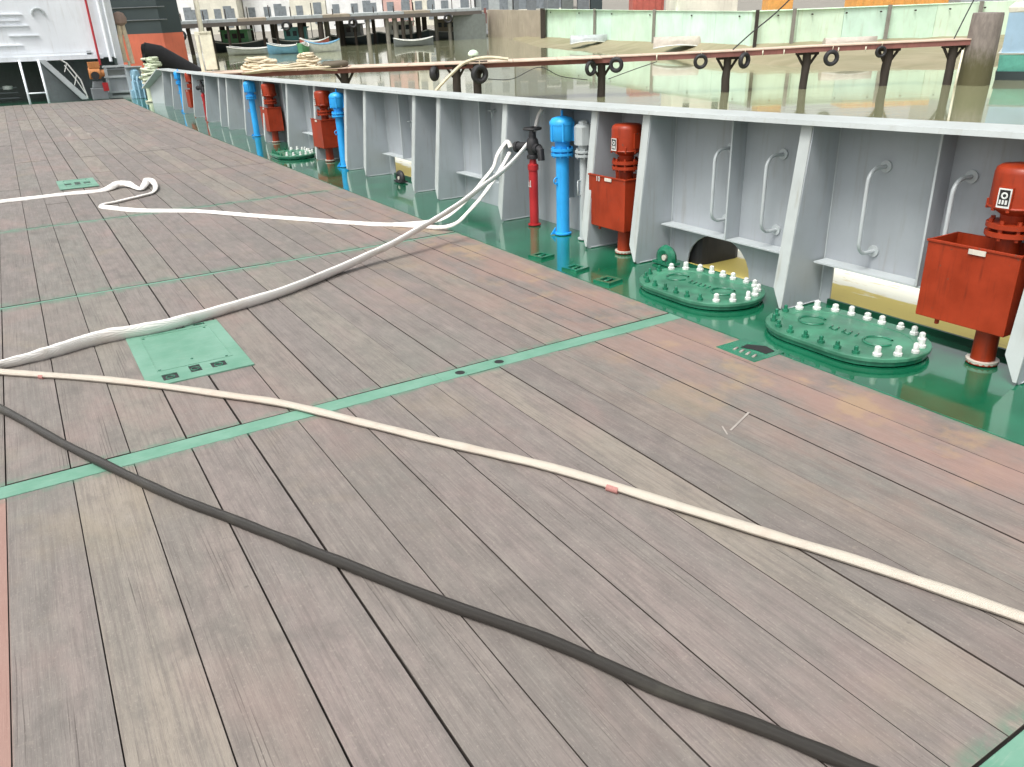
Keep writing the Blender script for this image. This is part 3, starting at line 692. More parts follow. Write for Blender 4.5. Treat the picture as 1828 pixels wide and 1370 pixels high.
# mint plates with twist-lock holes
def plate_thing(label, loc, W, L, holes):
    t = thing('socket_plate', label, 'deck plate', loc)
    b = MB(); xs = sorted({0, W}|{h[0] for h in holes}|{h[1] for h in holes}); ysq = sorted({0, L}|{h[2] for h in holes}|{h[3] for h in holes})
    for a, c in zip(xs[:-1], xs[1:]):
        for d, e in zip(ysq[:-1], ysq[1:]):
            if any(h[0] <= a and c <= h[1] and h[2] <= d and e <= h[3] for h in holes): continue
            b.add([(a, d, .006), (c, d, .006), (c, e, .006), (a, e, .006)], [(0, 1, 2, 3)])
    for x0, x1, y0, y1 in [(0, W, 0, L)]+[tuple(h) for h in holes]:
        b.add([(x0, y0, .006), (x1, y0, .006), (x1, y1, .006), (x0, y1, .006), (x0, y0, -.002), (x1, y0, -.002), (x1, y1, -.002), (x0, y1, -.002)], [(0, 1, 5, 4), (1, 2, 6, 5), (2, 3, 7, 6), (3, 0, 4, 7)])
    b.build('plate', M['strip'], t)
    for h in holes:
        b = MB(); b.box(h[0]-.001, h[1]+.001, h[2]-.001, h[3]+.001, -.003, .0022); b.build('hole_shade', M['print_hole_black'], t)  # shallow black pad, colour stands for shade down the hole
        b = MB(); b.torus(((h[0]+h[1])/2, (h[2]+h[3])/2, .003), .022, .003, 'z', 14, 6); b.build('locking_ring', M['green_item'], t)
    b = MB()
    for x0, x1, y0, y1 in ((.075, W-.07, .205, .209), (.075, W-.07, L-.09, L-.086), (.075, .079, .209, L-.09), (W-.074, W-.07, .209, L-.09)): b.box(x0, x1, y0, y1, .0062, .0085)
    b.build('weld_seam', M['green_item'] if False else M['strip'], t)
    for x, y in ((.09, .22), (W-.1, .22), (W*.5, .3), (.09, L-.12), (W-.1, L-.12)):
        b = MB(); b.cyl(x, y, .0062, .0095, .008, n=8); b.build('screw', M['green_item'], t)
    return t
plate_thing('mint green rectangular plate with three black sockets under the white hose', (.268, 4.185, S(4.6)+.001), .55, .95,
            [(.085, .165, .05, .14), (.232, .292, .085, .19), (.345, .425, .085, .165), (.29, .35, .905, .935), (.40, .47, .905, .935)])
plate_thing('small distant mint green plate with black sockets beside the folded white hose', (.30, 11.72, S(12)+.004), .46, .9,
            [(.08, .16, .35, .52), (.20, .27, .3, .58), (.31, .39, .35, .52)])

# ================================================================== HOSES
def smooth_path(P, n=8):
    P = [Vector(p) for p in P]; out = []
    for i in range(len(P)-1):
        p0, p1, p2, p3 = P[max(i-1, 0)], P[i], P[i+1], P[min(i+2, len(P)-1)]
        for k in range(n):
            t_ = k/n; out.append(.5*((2*p1)+(p2-p0)*t_+(2*p0-5*p1+4*p2-p3)*t_*t_+(3*p1-p0-3*p2+p3)*t_**3))
    out.append(P[-1]); return out
def hose(name, label, pts, r, mat, flat=1, zoff=None, wob=.0, cat='hose', n=12, up=None, group=None, crease=.03):
    P = smooth_path(pts); q = random.Random(len(pts)); ph = q.uniform(0, 6)
    for i, p in enumerate(P): p.z += wob*math.sin(i*.7+ph)*.5; p.x += wob*math.sin(i*.43+ph)
    Rr = [(r[min(int(i/8), len(r)-1)]*(1-(i % 8)/8)+r[min(int(i/8)+1, len(r)-1)]*(i % 8)/8) if isinstance(r, list) else r*(1+.05*math.sin(i*.9+ph)) for i in range(len(P))]
    if crease:
        z_ = [q.uniform(-1, 1) for _ in P]; Rr = [r_*(1+crease*(z_[i]+z_[max(i-1, 0)]+z_[min(i+1, len(P)-1)])*.5) for i, r_ in enumerate(Rr)]
    b = MB(); b.tube(P, Rr, n, flat=flat, up=up); o = b.build(name, M[mat], None); return tag(o, label, cat, group)
g_ = lambda x, y, h=.016: (x, y, S(y)+h)
hose('fire_hose', 'wide white canvas hose sagging from beside the blue vent to the left edge',
     [(4.10, 6.20, 1.03), (4.07, 6.22, .97), (4.03, 6.22, .86), (3.955, 6.207, .76), (3.668, 6.137, .575), (3.359, 6.063, .45), (3.095, 6.0, .345), (2.843, 5.94, .265), (2.60, 5.88, .2), (2.37, 5.826, .14), (2.152, 5.773, .10), (1.814, 5.65, .055), (1.307, 5.37, .045), (0.893, 5.235, .04), (0.524, 5.125, .038), (0.201, 5.135, .038), (0.044, 5.108, .038), (-0.108, 5.05, .038), (-0.253, 5.014, .038), (-0.392, 5.0, .036), (-.7, 4.97, .036)],
     [.040, .040, .040, .038, .036, .036, .037, .038, .040, .043, .046, .050, .056, .062, .068, .074, .074, .066, .056, .045, .04], 'hose_white', .5, crease=.07)
hose('fire_hose', 'thin white hose running from the hydrant and folding back over the far planks',
     [(3.90, 6.44, .70), (3.885, 6.483, .75), (3.80, 6.52, .64), (3.757, 6.544, .52), (3.656, 6.593, .395), (3.553, 6.643, .27), (3.425, 6.704, .145), (3.298, 6.765, .065), g_(3.149, 6.836, .02), g_(2.854, 6.98), g_(2.6, 7.28), g_(2.32, 7.70), g_(1.88, 8.35), g_(1.45, 9.0), g_(0.949, 9.47), g_(0.711, 9.86), g_(0.625, 10.04), g_(0.655, 10.16), g_(0.780, 10.22), g_(0.946, 10.34), g_(1.118, 10.465), g_(1.245, 10.60), g_(1.335, 10.92, .03), g_(1.360, 11.30, .05), g_(1.31, 11.42, .06), g_(1.24, 11.12, .05), g_(1.16, 10.92, .03), g_(1.12, 11.10, .03), g_(1.06, 11.34, .05), g_(0.947, 11.40, .05), g_(0.831, 11.26, .03), g_(0.698, 11.22), g_(0.355, 11.27), g_(-0.013, 11.26), g_(-0.367, 11.25), g_(-1.2, 11.2)],
     [.024]*8+[.030]*6+[.034]*3+[.03]*6+[.04]*3+[.03, .03, .05, .06, .05]+[.035]*8, 'hose_white', .55, crease=.10)
hose('fire_hose', 'slack second strand of white hose sagging under the wide hose at the deck edge',
     [(3.86, 6.40, .66), (3.70, 6.35, .50), (3.50, 6.30, .33), (3.34, 6.30, .20), (3.24, 6.36, .10), g_(3.15, 6.5, .03), g_(3.02, 6.72, .022), g_(2.86, 6.93, .02)], .020, 'hose_white', .7)
hose('ribbed_hose', 'cream ribbed hose running straight from the left edge to the lower right',
     [g_(-.95, 5.5, .018), g_(-0.396, 4.905, 0.018), g_(0.118, 4.389, 0.018), g_(0.576, 3.830, 0.018), g_(0.783, 3.559, 0.018), g_(0.961, 3.257, 0.018), g_(1.120, 2.969, 0.018), g_(1.269, 2.708, 0.018), g_(1.409, 2.470, 0.018), g_(1.537, 2.245, 0.018), g_(1.731, 1.801, 0.018), g_(1.897, 1.427, 0.018), g_(2.034, 1.103, 0.018), g_(2.151, 0.776, 0.018), g_(2.28, .36, .018)], .0225, 'hose_cream', .72, wob=.001)
hose('rubber_hose', 'thick dark grey rubber hose lying across the planks from the left edge to the bottom',
     [g_(-.82, 5.32, .020), g_(-.61, 4.82, .020), g_(-0.396, 4.325, 0.020), g_(-0.190, 3.80, 0.020), g_(0.006, 3.330, 0.020), g_(0.169, 2.970, 0.020), g_(0.318, 2.677, 0.020), g_(0.453, 2.420, 0.020), g_(0.573, 2.177, 0.020), g_(0.787, 1.768, 0.020), g_(0.972, 1.431, 0.020), g_(1.111, 1.119, 0.020), g_(1.247, 0.869, 0.020), g_(1.328, 0.702, 0.020), g_(1.46, .44, .020)], .0188, 'hose_black', .98, wob=.0015, n=16)
def red_mark(pts, r):
    b = MB(); b.tube([(p[0]-.010, p[1]-.006, p[2]-.006) for p in pts], r*.84, 12, flat=.9); return b
for k, (a, c, nm) in enumerate((((1.645, 2.00), (1.625, 2.045), 'b'), ((-.20, 4.71), (-.18, 4.69), 'a'))):
    b = red_mark([g_(a[0], a[1], .020), g_(c[0], c[1], .020)], .0195)
    o = b.build('hose_mark', M['faded_red'], None); tag(o, ['faded red tape on the underside of the cream hose near the middle', 'faded red tape on the cream hose by the left edge'][k], 'tape')

# ================================================================== SHIP FAR END
e = S(29.5)
t = thing('deckhouse', 'white deckhouse overhanging a dark recess at the far end of the deck', 'deckhouse')
Z0 = 1.63
b = MB(); b.box(-7, 3.42, 30.5, 40, Z0, 7); b.build('house_wall', M['white'], t, bevel=.02)
b = MB(); b.box(-7, 3.0, 30.42, 30.5, Z0-.03, Z0+.10); b.box(-7, 3.0, 30.40, 30.43, Z0+.16, Z0+.19); b.build('lower_beam', M['white'], t)
b = MB(); b.box(3.42, 3.60, 30.7, 40, .4, 7); b.build('side_plate', M['white'], t)
b = MB(); b.box(-7, 1.2, 32.4, 32.5, .3, Z0); b.build('recess_wall', M['dark_recess'], t)
b = MB(); b.box(1.2, 3.5, 31.6, 31.7, .3, Z0); b.build('back_wall', M['mid_grey'], t)
for z, x0, x1 in ((2.92, .2, 1.0), (2.75, .2, .9), (2.60, .1, 1.1), (2.32, .5, 1.3), (2.05, .0, .8)):
    b = MB(); b.box(x0, x1, 30.45, 30.5, z, z+.03); b.build('ledge', M['white'], t)
b = MB(); b.torus((1.45, 30.46, 2.92), .17, .035, 'y', 14, 6, 1, 0, math.pi); b.build('hook', M['grey_light'], t)
b = MB(); b.box(2.55, 2.68, 30.44, 30.5, 1.72, 1.84); b.build('lamp_box', M['mid_grey'], t)
b = MB(); b.cyl(2.86, 30.40, 1.4, 7, .035, n=10); b.build('pipe', M['pure_red'], t)
b = MB(); b.cyl(3.2, 30.42, 1.5, 7, .05, n=10); b.cyl(3.36, 30.42, 1.6, 7, .03, n=8); b.build('pipe', M['white'], t)
for z in (.52, .68, .83):
    b = MB(); b.box(-1.5, .35, 31.2, 31.3, z, z+.03); b.build('recess_rail', M['mid_grey'], t)
b = MB(); b.lathe(.1, 31.2, [(.0, .78), (.14, .80), (.14, .90), (.0, .92)], 10); b.build('float', M['cap'], t)
t = thing('ladder', 'short white ladder leaning in the dark recess at the far left', 'ladder')
for x in (.58, 1.10):
    b = MB(); b.tube([(x, 29.75, e-.03), (x+.02, 30.35, Z0)], .035, 8); b.build('stile', M['white'], t)
for z in (.68,):
    b = MB(); yv = 29.75+.6*(z-.36)/1.27; b.tube([(.58, yv, z), (1.12, yv, z)], .022, 8); b.build('rung', M['white'], t)
t = thing('stairway', 'grey steel stairway with white handrail descending to the far end of the deck', 'stairs')
for yv in (29.8, 30.35):
    b = MB(); b.add([(1.12, yv, 1.62), (1.30, yv, 1.62), (2.25, yv, .42), (2.05, yv, .42)]+[(1.12, yv+.04, 1.62), (1.30, yv+.04, 1.62), (2.25, yv+.04, .42), (2.05, yv+.04, .42)], [(0, 1, 2, 3), (7, 6, 5, 4), (0, 4, 5, 1), (1, 5, 6, 2), (2, 6, 7, 3), (3, 7, 4, 0)]); b.build('stringer', M['grey_light'], t)
for k in range(6):
    z = .55+.18*k; x = 2.08-(z-.42)*.78; b = MB(); b.box(x, x+.17, 29.84, 30.35, z, z+.02); b.build('tread', M['grey'], t)
b = MB(); b.tube([(1.70, 29.78, 1.62), (1.86, 29.78, 1.5), (2.14, 29.78, 1.0), (2.22, 29.78, .46)], .022, 8); b.tube([(1.78, 29.78, 1.45), (2.02, 29.78, 1.0), (2.18, 29.78, .6)], .016, 8)
for x, z, zz in ((1.86, 1.5, 1.3), (2.05, 1.15, .9)): b.tube([(x, 29.78, z), (x-.12, 29.78, zz-.05)], .014, 6)
b.build('handrail', M['cap'], t)
b = MB(); b.prism([(1.14, 1.55), (1.14, .36), (2.06, .36)], 30.4, 30.44, 'y'); b.build('side_panel', M['mid_grey'], t)
t = thing('winch', 'rusty orange winch motor below the red pipe at the far end', 'winch', (2.6, 29.6, e))
b = MB(); b.box(-.25, .22, -.15, .2, 0, .35); b.prism([(-.2, .35), (.2, .35), (.12, .55), (-.15, .55)], -.1, .1); b.build('base', M['mid_grey'], t, bevel=.02)
b = MB(); b.tube([(-.2, 0, .78), (.12, 0, .78)], .17, 16); b.tube([(.12, 0, .78), (.24, 0, .78)], .11, 14); b.box(-.18, .15, -.1, .1, .93, 1.12); b.build('motor', M['orange'], t, bevel=.01)
b = MB(); b.tube([(-.05, -.2, .72), (-.05, .2, .72)], .12, 12); b.build('drum', M['black'], t)
b = MB(); b.box(.1, .26, -.16, 0, .25, .5); b.build('cover', M['fire_red'], t)
t = thing('locker', 'grey steel frame locker with recessed panels at the end of the bulwark', 'locker', (2.9, 29.9, e))
b = MB(); b.box(0, .66, 0, .3, .0, .9); b.build('body', M['grey'], t)
for z0, z1, mm in ((.93, .99, 'grey_light'), (.62, .68, 'grey_light'), (.16, .22, 'grey_light'), (0, .07, 'rail')):
    b = MB(); b.box(-.03, .72, -.06, .32, z0, z1); b.build('ledge', M[mm], t)
for z0, z1 in ((.70, .86), (.09, .15)):
    b = MB(); b.box(.05, .58, -.01, 0, z0, z1); b.build('opening_shade', M['dark_recess'], t)  # dark slab on the face, painted shade of an opening
for x in (-.02, .62):
    b = MB(); b.box(x, x+.08, -.05, 0, .07, .93); b.build('post', M['grey_light'], t)
t = thing('windlass', 'pale blue machinery with pipes between the locker and the rope pile', 'machinery', (3.55, 29.0, S(29)))
b = MB(); b.box(-.1, .3, 0, .3, 0, .25); b.lathe(.12, .1, [(.16, .25), (.16, .5), (.1, .55), (.14, .62), (.14, .82), (.05, .9)], 14); b.build('body', M['light_blue'], t)
for x in (0, .12, .26):
    b = MB(); b.tube([(x, -.1, .0), (x, -.08, .55), (x+.05, 0, .7)], .025, 8); b.build('pipe', M['light_blue'], t)
b = MB(); b.box(-.12, .36, .3, .34, 0, .95); b.box(-.12, .36, -.02, .34, .93, .96); b.build('frame', M['grey_light'], t)
# low bulwark beyond the rail
b = MB(); b.box(3.3, 3.9, 30.2, 30.24, .35, 1.33); b.box(3.88, 3.92, 27, 31, .3, 1.0); o = b.build('end_bulwark', M['grey_light'], None); tag(o, 'short low pale grey bulwark plate at the far corner of the deck', 'bulwark')

def rope_heap(name, label, loc, rx, ry, h, r, mat, loops=16, seed=1, harbour=False, rz=0):
    q = random.Random(seed); b = MB()
    for k in range(loops):
        f = k/loops; c = Vector((q.uniform(-.35, .35)*rx, q.uniform(-.3, .3)*ry, r+h*f)); a = rx*(1-.55*f)*q.uniform(.5, 1); d = ry*(1-.5*f)*q.uniform(.5, 1); t0 = q.uniform(0, 6.28); tl = q.uniform(-.12, .12)
        P = [c+Vector((a*math.cos(t0+i*.42), d*math.sin(t0+i*.42), tl*math.sin(i*.42)*1.2*a+q.uniform(-.2, .2)*r)) for i in range(q.randint(10, 16))]
        b.tube(smooth_path(P, 2), r, 6, jit=.1)
    o = b.build(name, M[mat], None)
    if harbour: harb(o, loc, rz)
    else: o.location = loc
    return tag(o, label, 'rope')
rope_heap('rope_heap', 'pale green tangled mooring rope heaped on the bitts at the end of the rail', (3.92, 27.2, S(27)+.6), .33, .3, .62, .035, 'rope_green', 26, 4)
t = thing('mooring_bitts', 'grey double bitts under the pale green rope heap', 'bitts', (3.9, 27.2, S(27.2)))
for x in (-.16, .16):
    b = MB(); b.lathe(x, 0, [(.10, 0), (.09, .62), (.12, .64), (.12, .68)], 14); b.build('post', M['rope_green'], t)
b = MB(); b.box(-.32, .32, -.14, .14, 0, .04); b.box(-.3, .3, -.16, .16, .52, .58); b.build('base', M['cream'], t)
t = thing('rope_fender', 'brown rope fender hanging upright beside the white deckhouse corner', 'fender', (3.80, 31.0, 0))
b = MB(); b.tube([(-.10, 0, 1.45), (-.11, .02, 2.0), (-.05, 0, 2.65)], .075, 8, jit=.1); b.tube([(.12, 0, 1.4), (.10, .02, 2.0), (.05, 0, 2.65)], .065, 8, jit=.1); b.build('shaft', M['rope'], t)
b = MB(); b.lathe(0, 0, [(.05, 2.55), (.2, 2.65), (.22, 2.8), (.15, 2.95), (.03, 3.0)], 14); b.build('head', paint('brown_rope', (.30, .22, .18), .9, (.1, .07, .05), .6, bumps=.6), t)
b = MB(); b.tube([(0, 0, .5), (0, 0, 1.5)], .04, 8); b.build('stand', M['rope_green'], t)
b = MB(); b.tube([(4.75, 34.0, 1.75), (5.2, 34, 1.62), (6.6, 34.2, .75)], [.36, .40, .38], 18); b.torus((4.8, 34, 1.74), .22, .1, 'x', 16, 8); o = b.build('cylinder_fender', M['black'], None); tag(o, 'big dark rubber cylinder fender sloping behind the pale green rope', 'fender')

# ================================================================== HARBOUR (own level, the ship is trimmed)
b = MB(); b.add([(-250, -30, 0), (250, -30, 0), (250, 320, 0), (-250, 320, 0)], [(0, 1, 2, 3)]); o = harb(b.build('water', M['water'], None, kind='structure'))
# mud flat
WALL = [(-.6, 68), (3.3, 59.0), (8.4, 46.1), (11.75, 39.4), (24.3, 38.9), (46, 38.5)]
def wy(x):
    for (a, p), (c, q) in zip(WALL[:-1], WALL[1:]):
        if x <= c: return p+(q-p)*(max(x, a)-a)/(c-a)
    return 38.5
def shore(x):
    K = [(0, 66), (1.6, 60), (2.4, 53), (3.4, 50), (6.4, 45.6), (8, 42.6), (9.5, 40.2), (11, 37.6), (12.5, 34.4), (14, 32.5), (18, 31.6), (46, 31)]
    if x < 1.2: return wy(x)-.5
    for (a, p), (c, q) in zip(K[:-1], K[1:]):
        if x <= c: return p+(q-p)*(max(x, a)-a)/(c-a)
    return 31
b = MB(); nx, ny = 90, 14; q = random.Random(5); vv = []
for i in range(nx+1):
    x = .6+i*.5; y0, y1 = shore(x)+.5*math.sin(x*1.7)+.25*math.sin(x*4.1), wy(x)+.3
    for j in range(ny+1):
        f = j/ny; vv.append((x, y0+(y1-y0)*f, -.04+(.04+min(.72, max(.12, .3+(x-3.3)*.05)))*f**1.1+.02*math.sin(x*3+f*9)+q.uniform(-.012, .012)))
b.add(vv, [(i*(ny+1)+j, (i+1)*(ny+1)+j, (i+1)*(ny+1)+j+1, i*(ny+1)+j+1) for i in range(nx) for j in range(ny)], True)
harb(b.build('mud_flat', M['mud'], None, kind='structure'))
# quay wall
t = thing('quay_wall', 'long mint green quay wall of painted panels behind the mud flat', 'wall', harbour=True)
def wall_panels(t, p0, p1, n, mats, z0, z1, th=.3, jit=0):
    P0, P1 = Vector((*p0, 0)), Vector((*p1, 0)); d = (P1-P0); L = d.length; d.normalize(); nn = Vector((d.y, -d.x, 0))*-1
    q = random.Random(n)
    for k in range(n):
        a, c = P0+d*(L*k/n+.008), P0+d*(L*(k+1)/n-.008); zz = z1+q.uniform(-jit, jit)
        b = MB(); pts = [a, c, c+nn*th, a+nn*th]
        b.add([(v.x, v.y, z0) for v in pts]+[(v.x, v.y, zz) for v in pts], [(0, 1, 2, 3), (7, 6, 5, 4), (0, 4, 5, 1), (1, 5, 6, 2), (2, 6, 7, 3), (3, 7, 4, 0)])
        b.build('wall_panel', M[mats[q.randrange(len(mats))]], t)
wall_panels(t, WALL[1], WALL[2], 3, ['mint', 'mint_blue'], .2, 2.05)
wall_panels(t, WALL[2], WALL[3], 3, ['mint', 'mint', 'mint_blue'], .2, 2.05)
wall_panels(t, WALL[3], WALL[4], 6, ['mint_yellow', 'mint_blue', 'mint_yellow', 'mint'], .2, 2.08)
wall_panels(t, WALL[4], WALL[5], 7, ['mint', 'mint_blue'], .2, 2.08)
for (x, y) in ((8.4, 46.0), (11.9, 39.2), (5.9, 52.2), (13.6, 39.2), (17.9, 39.05), (22, 38.9)):
    b = MB(); b.box(x-.07, x+.07, y-.12, y, .3, 2.12); b.build('joint_post', M['pile'] if x > 11 and x < 12 else M['concrete'], t)
for k in range(14):
    x = 3.6+k*1.55; y = wy(x)-.10; b = MB(); b.tube([(x, y-.05, 1.85), (x, y+.05, 1.85)], .035, 8); b.build('weep_hole', M['pile'], t)
b = MB(); b.add([(WALL[1][0]-.3, WALL[1][1]-.2, 2.05), (WALL[1][0]-.3, WALL[1][1]+1, 2.05), (WALL[2][0], WALL[2][1]-.15, 2.05), (WALL[2][0], WALL[2][1]+1, 2.05), (WALL[3][0], WALL[3][1]-.15, 2.05), (WALL[3][0], WALL[3][1]+1, 2.05), (WALL[5][0], WALL[5][1]-.15, 2.08), (WALL[5][0], WALL[5][1]+1, 2.08)],
      [(0, 2, 3, 1), (2, 4, 5, 3), (4, 6, 7, 5)]); b.build('coping', M['mint_yellow'], t)
t = thing('block_wall', 'brown block wall section left of the mint quay wall', 'wall', harbour=True)
wall_panels(t, (-.8, 68.2), (3.1, 59.4), 5, ['brown_wall'], -.3, 1.95, .4)
b = MB(); b.box(2.95, 3.25, 58.6, 59.0, 0, 2.1); b.build('post', M['pile'], t); b = MB(); b.box(-1.05, -.85, 67.3, 67.6, 1.0, 2.1); b.build('post', M['walk_side'], t)
b = MB(); b.add([(-1.0, 69, 1.7), (3.4, 60, 1.7), (8.5, 47, 1.7), (12, 40.3, 1.7), (60, 39.6, 1.7), (200, 320, 1.7), (-1.0, 320, 1.7)], [tuple(range(7))]); harb(b.build('quay_ground', M['concrete'], None, kind='structure'))
# things behind the wall
def hz_box(name, label, cat, x0, x1, y0, y1, z0, z1, mat, lid=None, ribs=0, win=0):
    t = thing(name, label, cat, ((x0+x1)/2, y0, z0), harbour=True); W = (x1-x0)/2; D = y1-y0; H = z1-z0
    b = MB(); b.box(-W, W, 0, D, 0, H); b.build('body', M[mat], t, bevel=.02)
    if lid: b = MB(); b.box(-W-.08, W+.08, -.08, D+.08, H, H+.09); b.build('lid', M[lid], t)
    for k in range(ribs): x = -W+2*W*(k+.5)/ribs; b = MB(); b.box(x-.03, x+.03, -.04, 0, 0, H); b.build('rib', M[mat], t)
    for k in range(win): x = -W+2*W*(k+.5)/win; b = MB(); b.box(x-.18, x+.18, -.02, 0, H*.35, H*.75); b.build('window', M['window'], t)
    return t
hz_box('container', 'long orange container behind the right part of the mint wall', 'container', 17.2, 21.6, 41, 42.5, 1.7, 2.6, 'orange_far', ribs=9)
hz_box('crate', 'small orange crate on the quay left of the black line', 'crate', 13.1, 14.3, 41.5, 42.5, 1.7, 2.8, 'orange_far', 'orange_far')
hz_box('shed', 'low cream shed behind the middle of the mint wall', 'shed', 9.4, 12.6, 45, 48, 1.7, 4.2, 'cream_far', 'roof', win=2)
hz_box('container', 'red brown container behind the mint wall left of the cream shed', 'container', 7.8, 9.6, 49.5, 51, 1.7, 2.7, 'boat_red', ribs=5)
for k, (x, mm) in enumerate(((2.9, 'mid_grey'), (3.9, 'dark_recess'), (5.0, 'mid_grey'), (5.9, 'hull_dark'))):
    hz_box('drum_stack', ['dark grey stacked drum at the left end of the mint wall', 'black crate second from the left end of the mint wall', 'mid grey crate between two black ones behind the mint wall', 'black crate beside the red brown container'][k], 'crate', x+.6, x+1.4, 59.8, 60.5, 1.7, 3.0+.3*(k % 2), mm, 'white_far' if k % 2 == 0 else None)
hz_box('shed', 'grey shed roof edge behind the large post', 'shed', 22.2, 30, 41, 44, 1.7, 4.0, 'vent_grey', 'pink_far', ribs=6)
# upturned boats on the mud
def boat(name, label, loc, L, W, H, mat, rz=0, flip=False, inner='concrete', group=None):
    t = thing(name, label, 'boat', loc, rz, group, harbour=True); b = MB(); n = 10; rows = []
    for i in range(n+1):
        f = i/n; x = -L/2+L*f; wd = W/2*(1-abs(2*f-1)**2.6*(.97 if f > .5 else .45)); sh = H*(.78+.3*(2*f-1)**2)
        prof = [(-wd, sh), (-wd*.9, sh*.45), (-wd*.45, .03*H), (0, 0), (wd*.45, .03*H), (wd*.9, sh*.45), (wd, sh)]
        rows.append([(x, y, (H*1.05-z) if flip else z) for y, z in prof])
    m_ = 7; b.add([p for r_ in rows for p in r_], [(i*m_+k, i*m_+k+1, (i+1)*m_+k+1, (i+1)*m_+k) for i in range(n) for k in range(m_-1)], True)
    b.add(rows[0], [tuple(range(7))]); b.build('hull', M[mat], t)
    if not flip:
        b = MB(); b.add([(r_[0][0], r_[0][1]*.94, r_[0][2]-.12*H) for r_ in rows]+[(r_[6][0], r_[6][1]*.94, r_[6][2]-.12*H) for r_ in rows], [(i, i+1, n+1+i+1, n+1+i) for i in range(n)]); b.build('floor', M[inner], t)
        for fx in (-.2, .15): b = MB(); b.box(L*fx-.1, L*fx+.1, -W*.42, W*.42, H*.66, H*.72); b.build('thwart', M['walk_top'], t)
    for s in (0, 6): b = MB(); b.tube([r_[s] for r_ in rows], .035, 6); b.build('gunwale', M['boat_white'] if mat != 'boat_white' else M['boat_blue'], t)
    return t
boat('rowing_boat', 'upturned pale green grey rowing boat at the foot of the mint wall, left one', (5.4, 50.6, .32), 2.2, .9, .42, 'vent_grey', .0, True)
boat('rowing_boat', 'upturned pinkish white rowing boat at the foot of the mint wall, right one', (9.2, 42.9, .42), 2.6, 1.0, .48, 'tarp', -.2, True)
boat('rowing_boat', 'low upturned cream rowing boat under the far right of the mint wall', (15.9, 38.0, .52), 2.4, .8, .36, 'tarp', 0, True)
# walkway
t = thing('walkway', 'narrow pale plank walkway on dark timber piles crossing the harbour behind the rail', 'walkway', harbour=True)
WK = [(-11.5, 28.2, 1.24), (-5, 28.05, 1.27), (-1, 27.9, 1.27), (3.4, 28.0, 1.27), (7.6, 27.9, 1.31), (10.3, 27.95, 1.35), (13, 27.9, 1.37), (15.3, 27.45, 1.42)]
for k, (p, q_) in enumerate(zip(WK[:-1], WK[1:])):
    p, q_ = Vector(p), Vector(q_); d = (q_-p); m_ = max(1, int(d.length/1.4))
    for i in range(m_):
        a, c = p+d*(i/m_), p+d*((i+1)/m_-.004)
        b = MB(); hw = .30 if a.x > 3 else .50
        b.add([(a.x, a.y-hw, a.z), (c.x, c.y-hw, c.z), (c.x, c.y+hw, c.z), (a.x, a.y+hw, a.z), (a.x, a.y-hw, a.z-.03), (c.x, c.y-hw, c.z-.03), (c.x, c.y+hw, c.z-.03), (a.x, a.y+hw, a.z-.03)],
              [(0, 1, 2, 3), (7, 6, 5, 4), (0, 4, 5, 1), (1, 5, 6, 2), (2, 6, 7, 3), (3, 7, 4, 0)]); b.build('plank', M['walk_top'], t)
    for s in (-.27, .2):
        b = MB(); b.add([(p.x, p.y+s, p.z-.032), (q_.x, q_.y+s, q_.z-.032), (q_.x, q_.y+s+.08, q_.z-.032), (p.x, p.y+s+.08, p.z-.032), (p.x, p.y+s, p.z-.19), (q_.x, q_.y+s, q_.z-.19), (q_.x, q_.y+s+.08, q_.z-.19), (p.x, p.y+s+.08, p.z-.19)],
                      [(0, 1, 2, 3), (7, 6, 5, 4), (0, 4, 5, 1), (1, 5, 6, 2), (2, 6, 7, 3), (3, 7, 4, 0)]); b.build('beam', M['walk_side'], t)
for x, y, zt in ((-10, 28.1, 1.2), (-5.2, 28, 1.2), (-1.45, 27.7, 1.25), (-.75, 27.7, 1.3), (3.42, 28, 1.08), (7.62, 27.9, 1.12), (10.3, 27.95, 1.16), (13.0, 27.9, 1.18), (14.95, 27.5, 1.23)):
    b = MB(); r_ = .135; n = 6; b.tube([(x+random.uniform(-.02, .02), y, -1+(zt+1)*k/n) for k in range(n+1)], [r_*random.uniform(.93, 1.08) for k in range(n+1)], 12); b.build('pile', M['pile'], t)
    b = MB(); b.box(x-.36, x+.36, y-.10, y+.10, zt-.09, zt); b.tube([(x-.34, y, zt-.05), (x-.1, y, zt-.42)], .045, 6); b.tube([(x+.34, y, zt-.05), (x+.1, y, zt-.42)], .045, 6); b.build('cap_beam', M['pile'], t)
for x in (8.7, 9.4, 11.2, 12.1, 5.2):
    b = MB(); b.tube([(x, 27.62, 1.28), (x, 27.62, 1.12)], .02, 6); b.build('strap', M['cream'], t)
# tyres on the walkway
def tyre(label, loc, R=.17, r=.065, ax='y', tilt=0):
    t = thing('tyre', label, 'tyre', loc, tilt, 'old tyres hung under the walkway', harbour=True)
    b = MB(); b.torus((0, 0, 0), R, r, ax, 22, 10, 1.2)
    b.build('carcass', M['black'], t); b = MB(); b.tube([(0, 0, R), (.02, 0, R+.18)], .012, 6); b.build('rope', M['rope'], t); return t
tyre('worn tyre hung left of the first walkway pile right of the vent heads', (3.02, 27.58, .95), .19, .06, 'y', .7)
tyre('worn tyre hung on the right side of the same first pile', (3.86, 27.58, 1.02), .18, .07, 'y', -.4)
tyre('worn tyre half hidden under the walkway left of the second pile', (6.65, 27.58, 1.02), .18, .06)
tyre('worn tyre hung just right of the second walkway pile', (8.1, 27.58, 1.0), .19, .07, 'y', .6)
tyre('round worn tyre hung right of the third walkway pile', (10.98, 27.58, .97), .19, .07)
tyre('small worn tyre tucked against the fourth walkway pile', (12.6, 27.58, 1.1), .14, .05)
tyre('large dark tyre on the pile pair left of the hydrant', (-.66, 27.36, .92), .22, .09, 'y', .5)
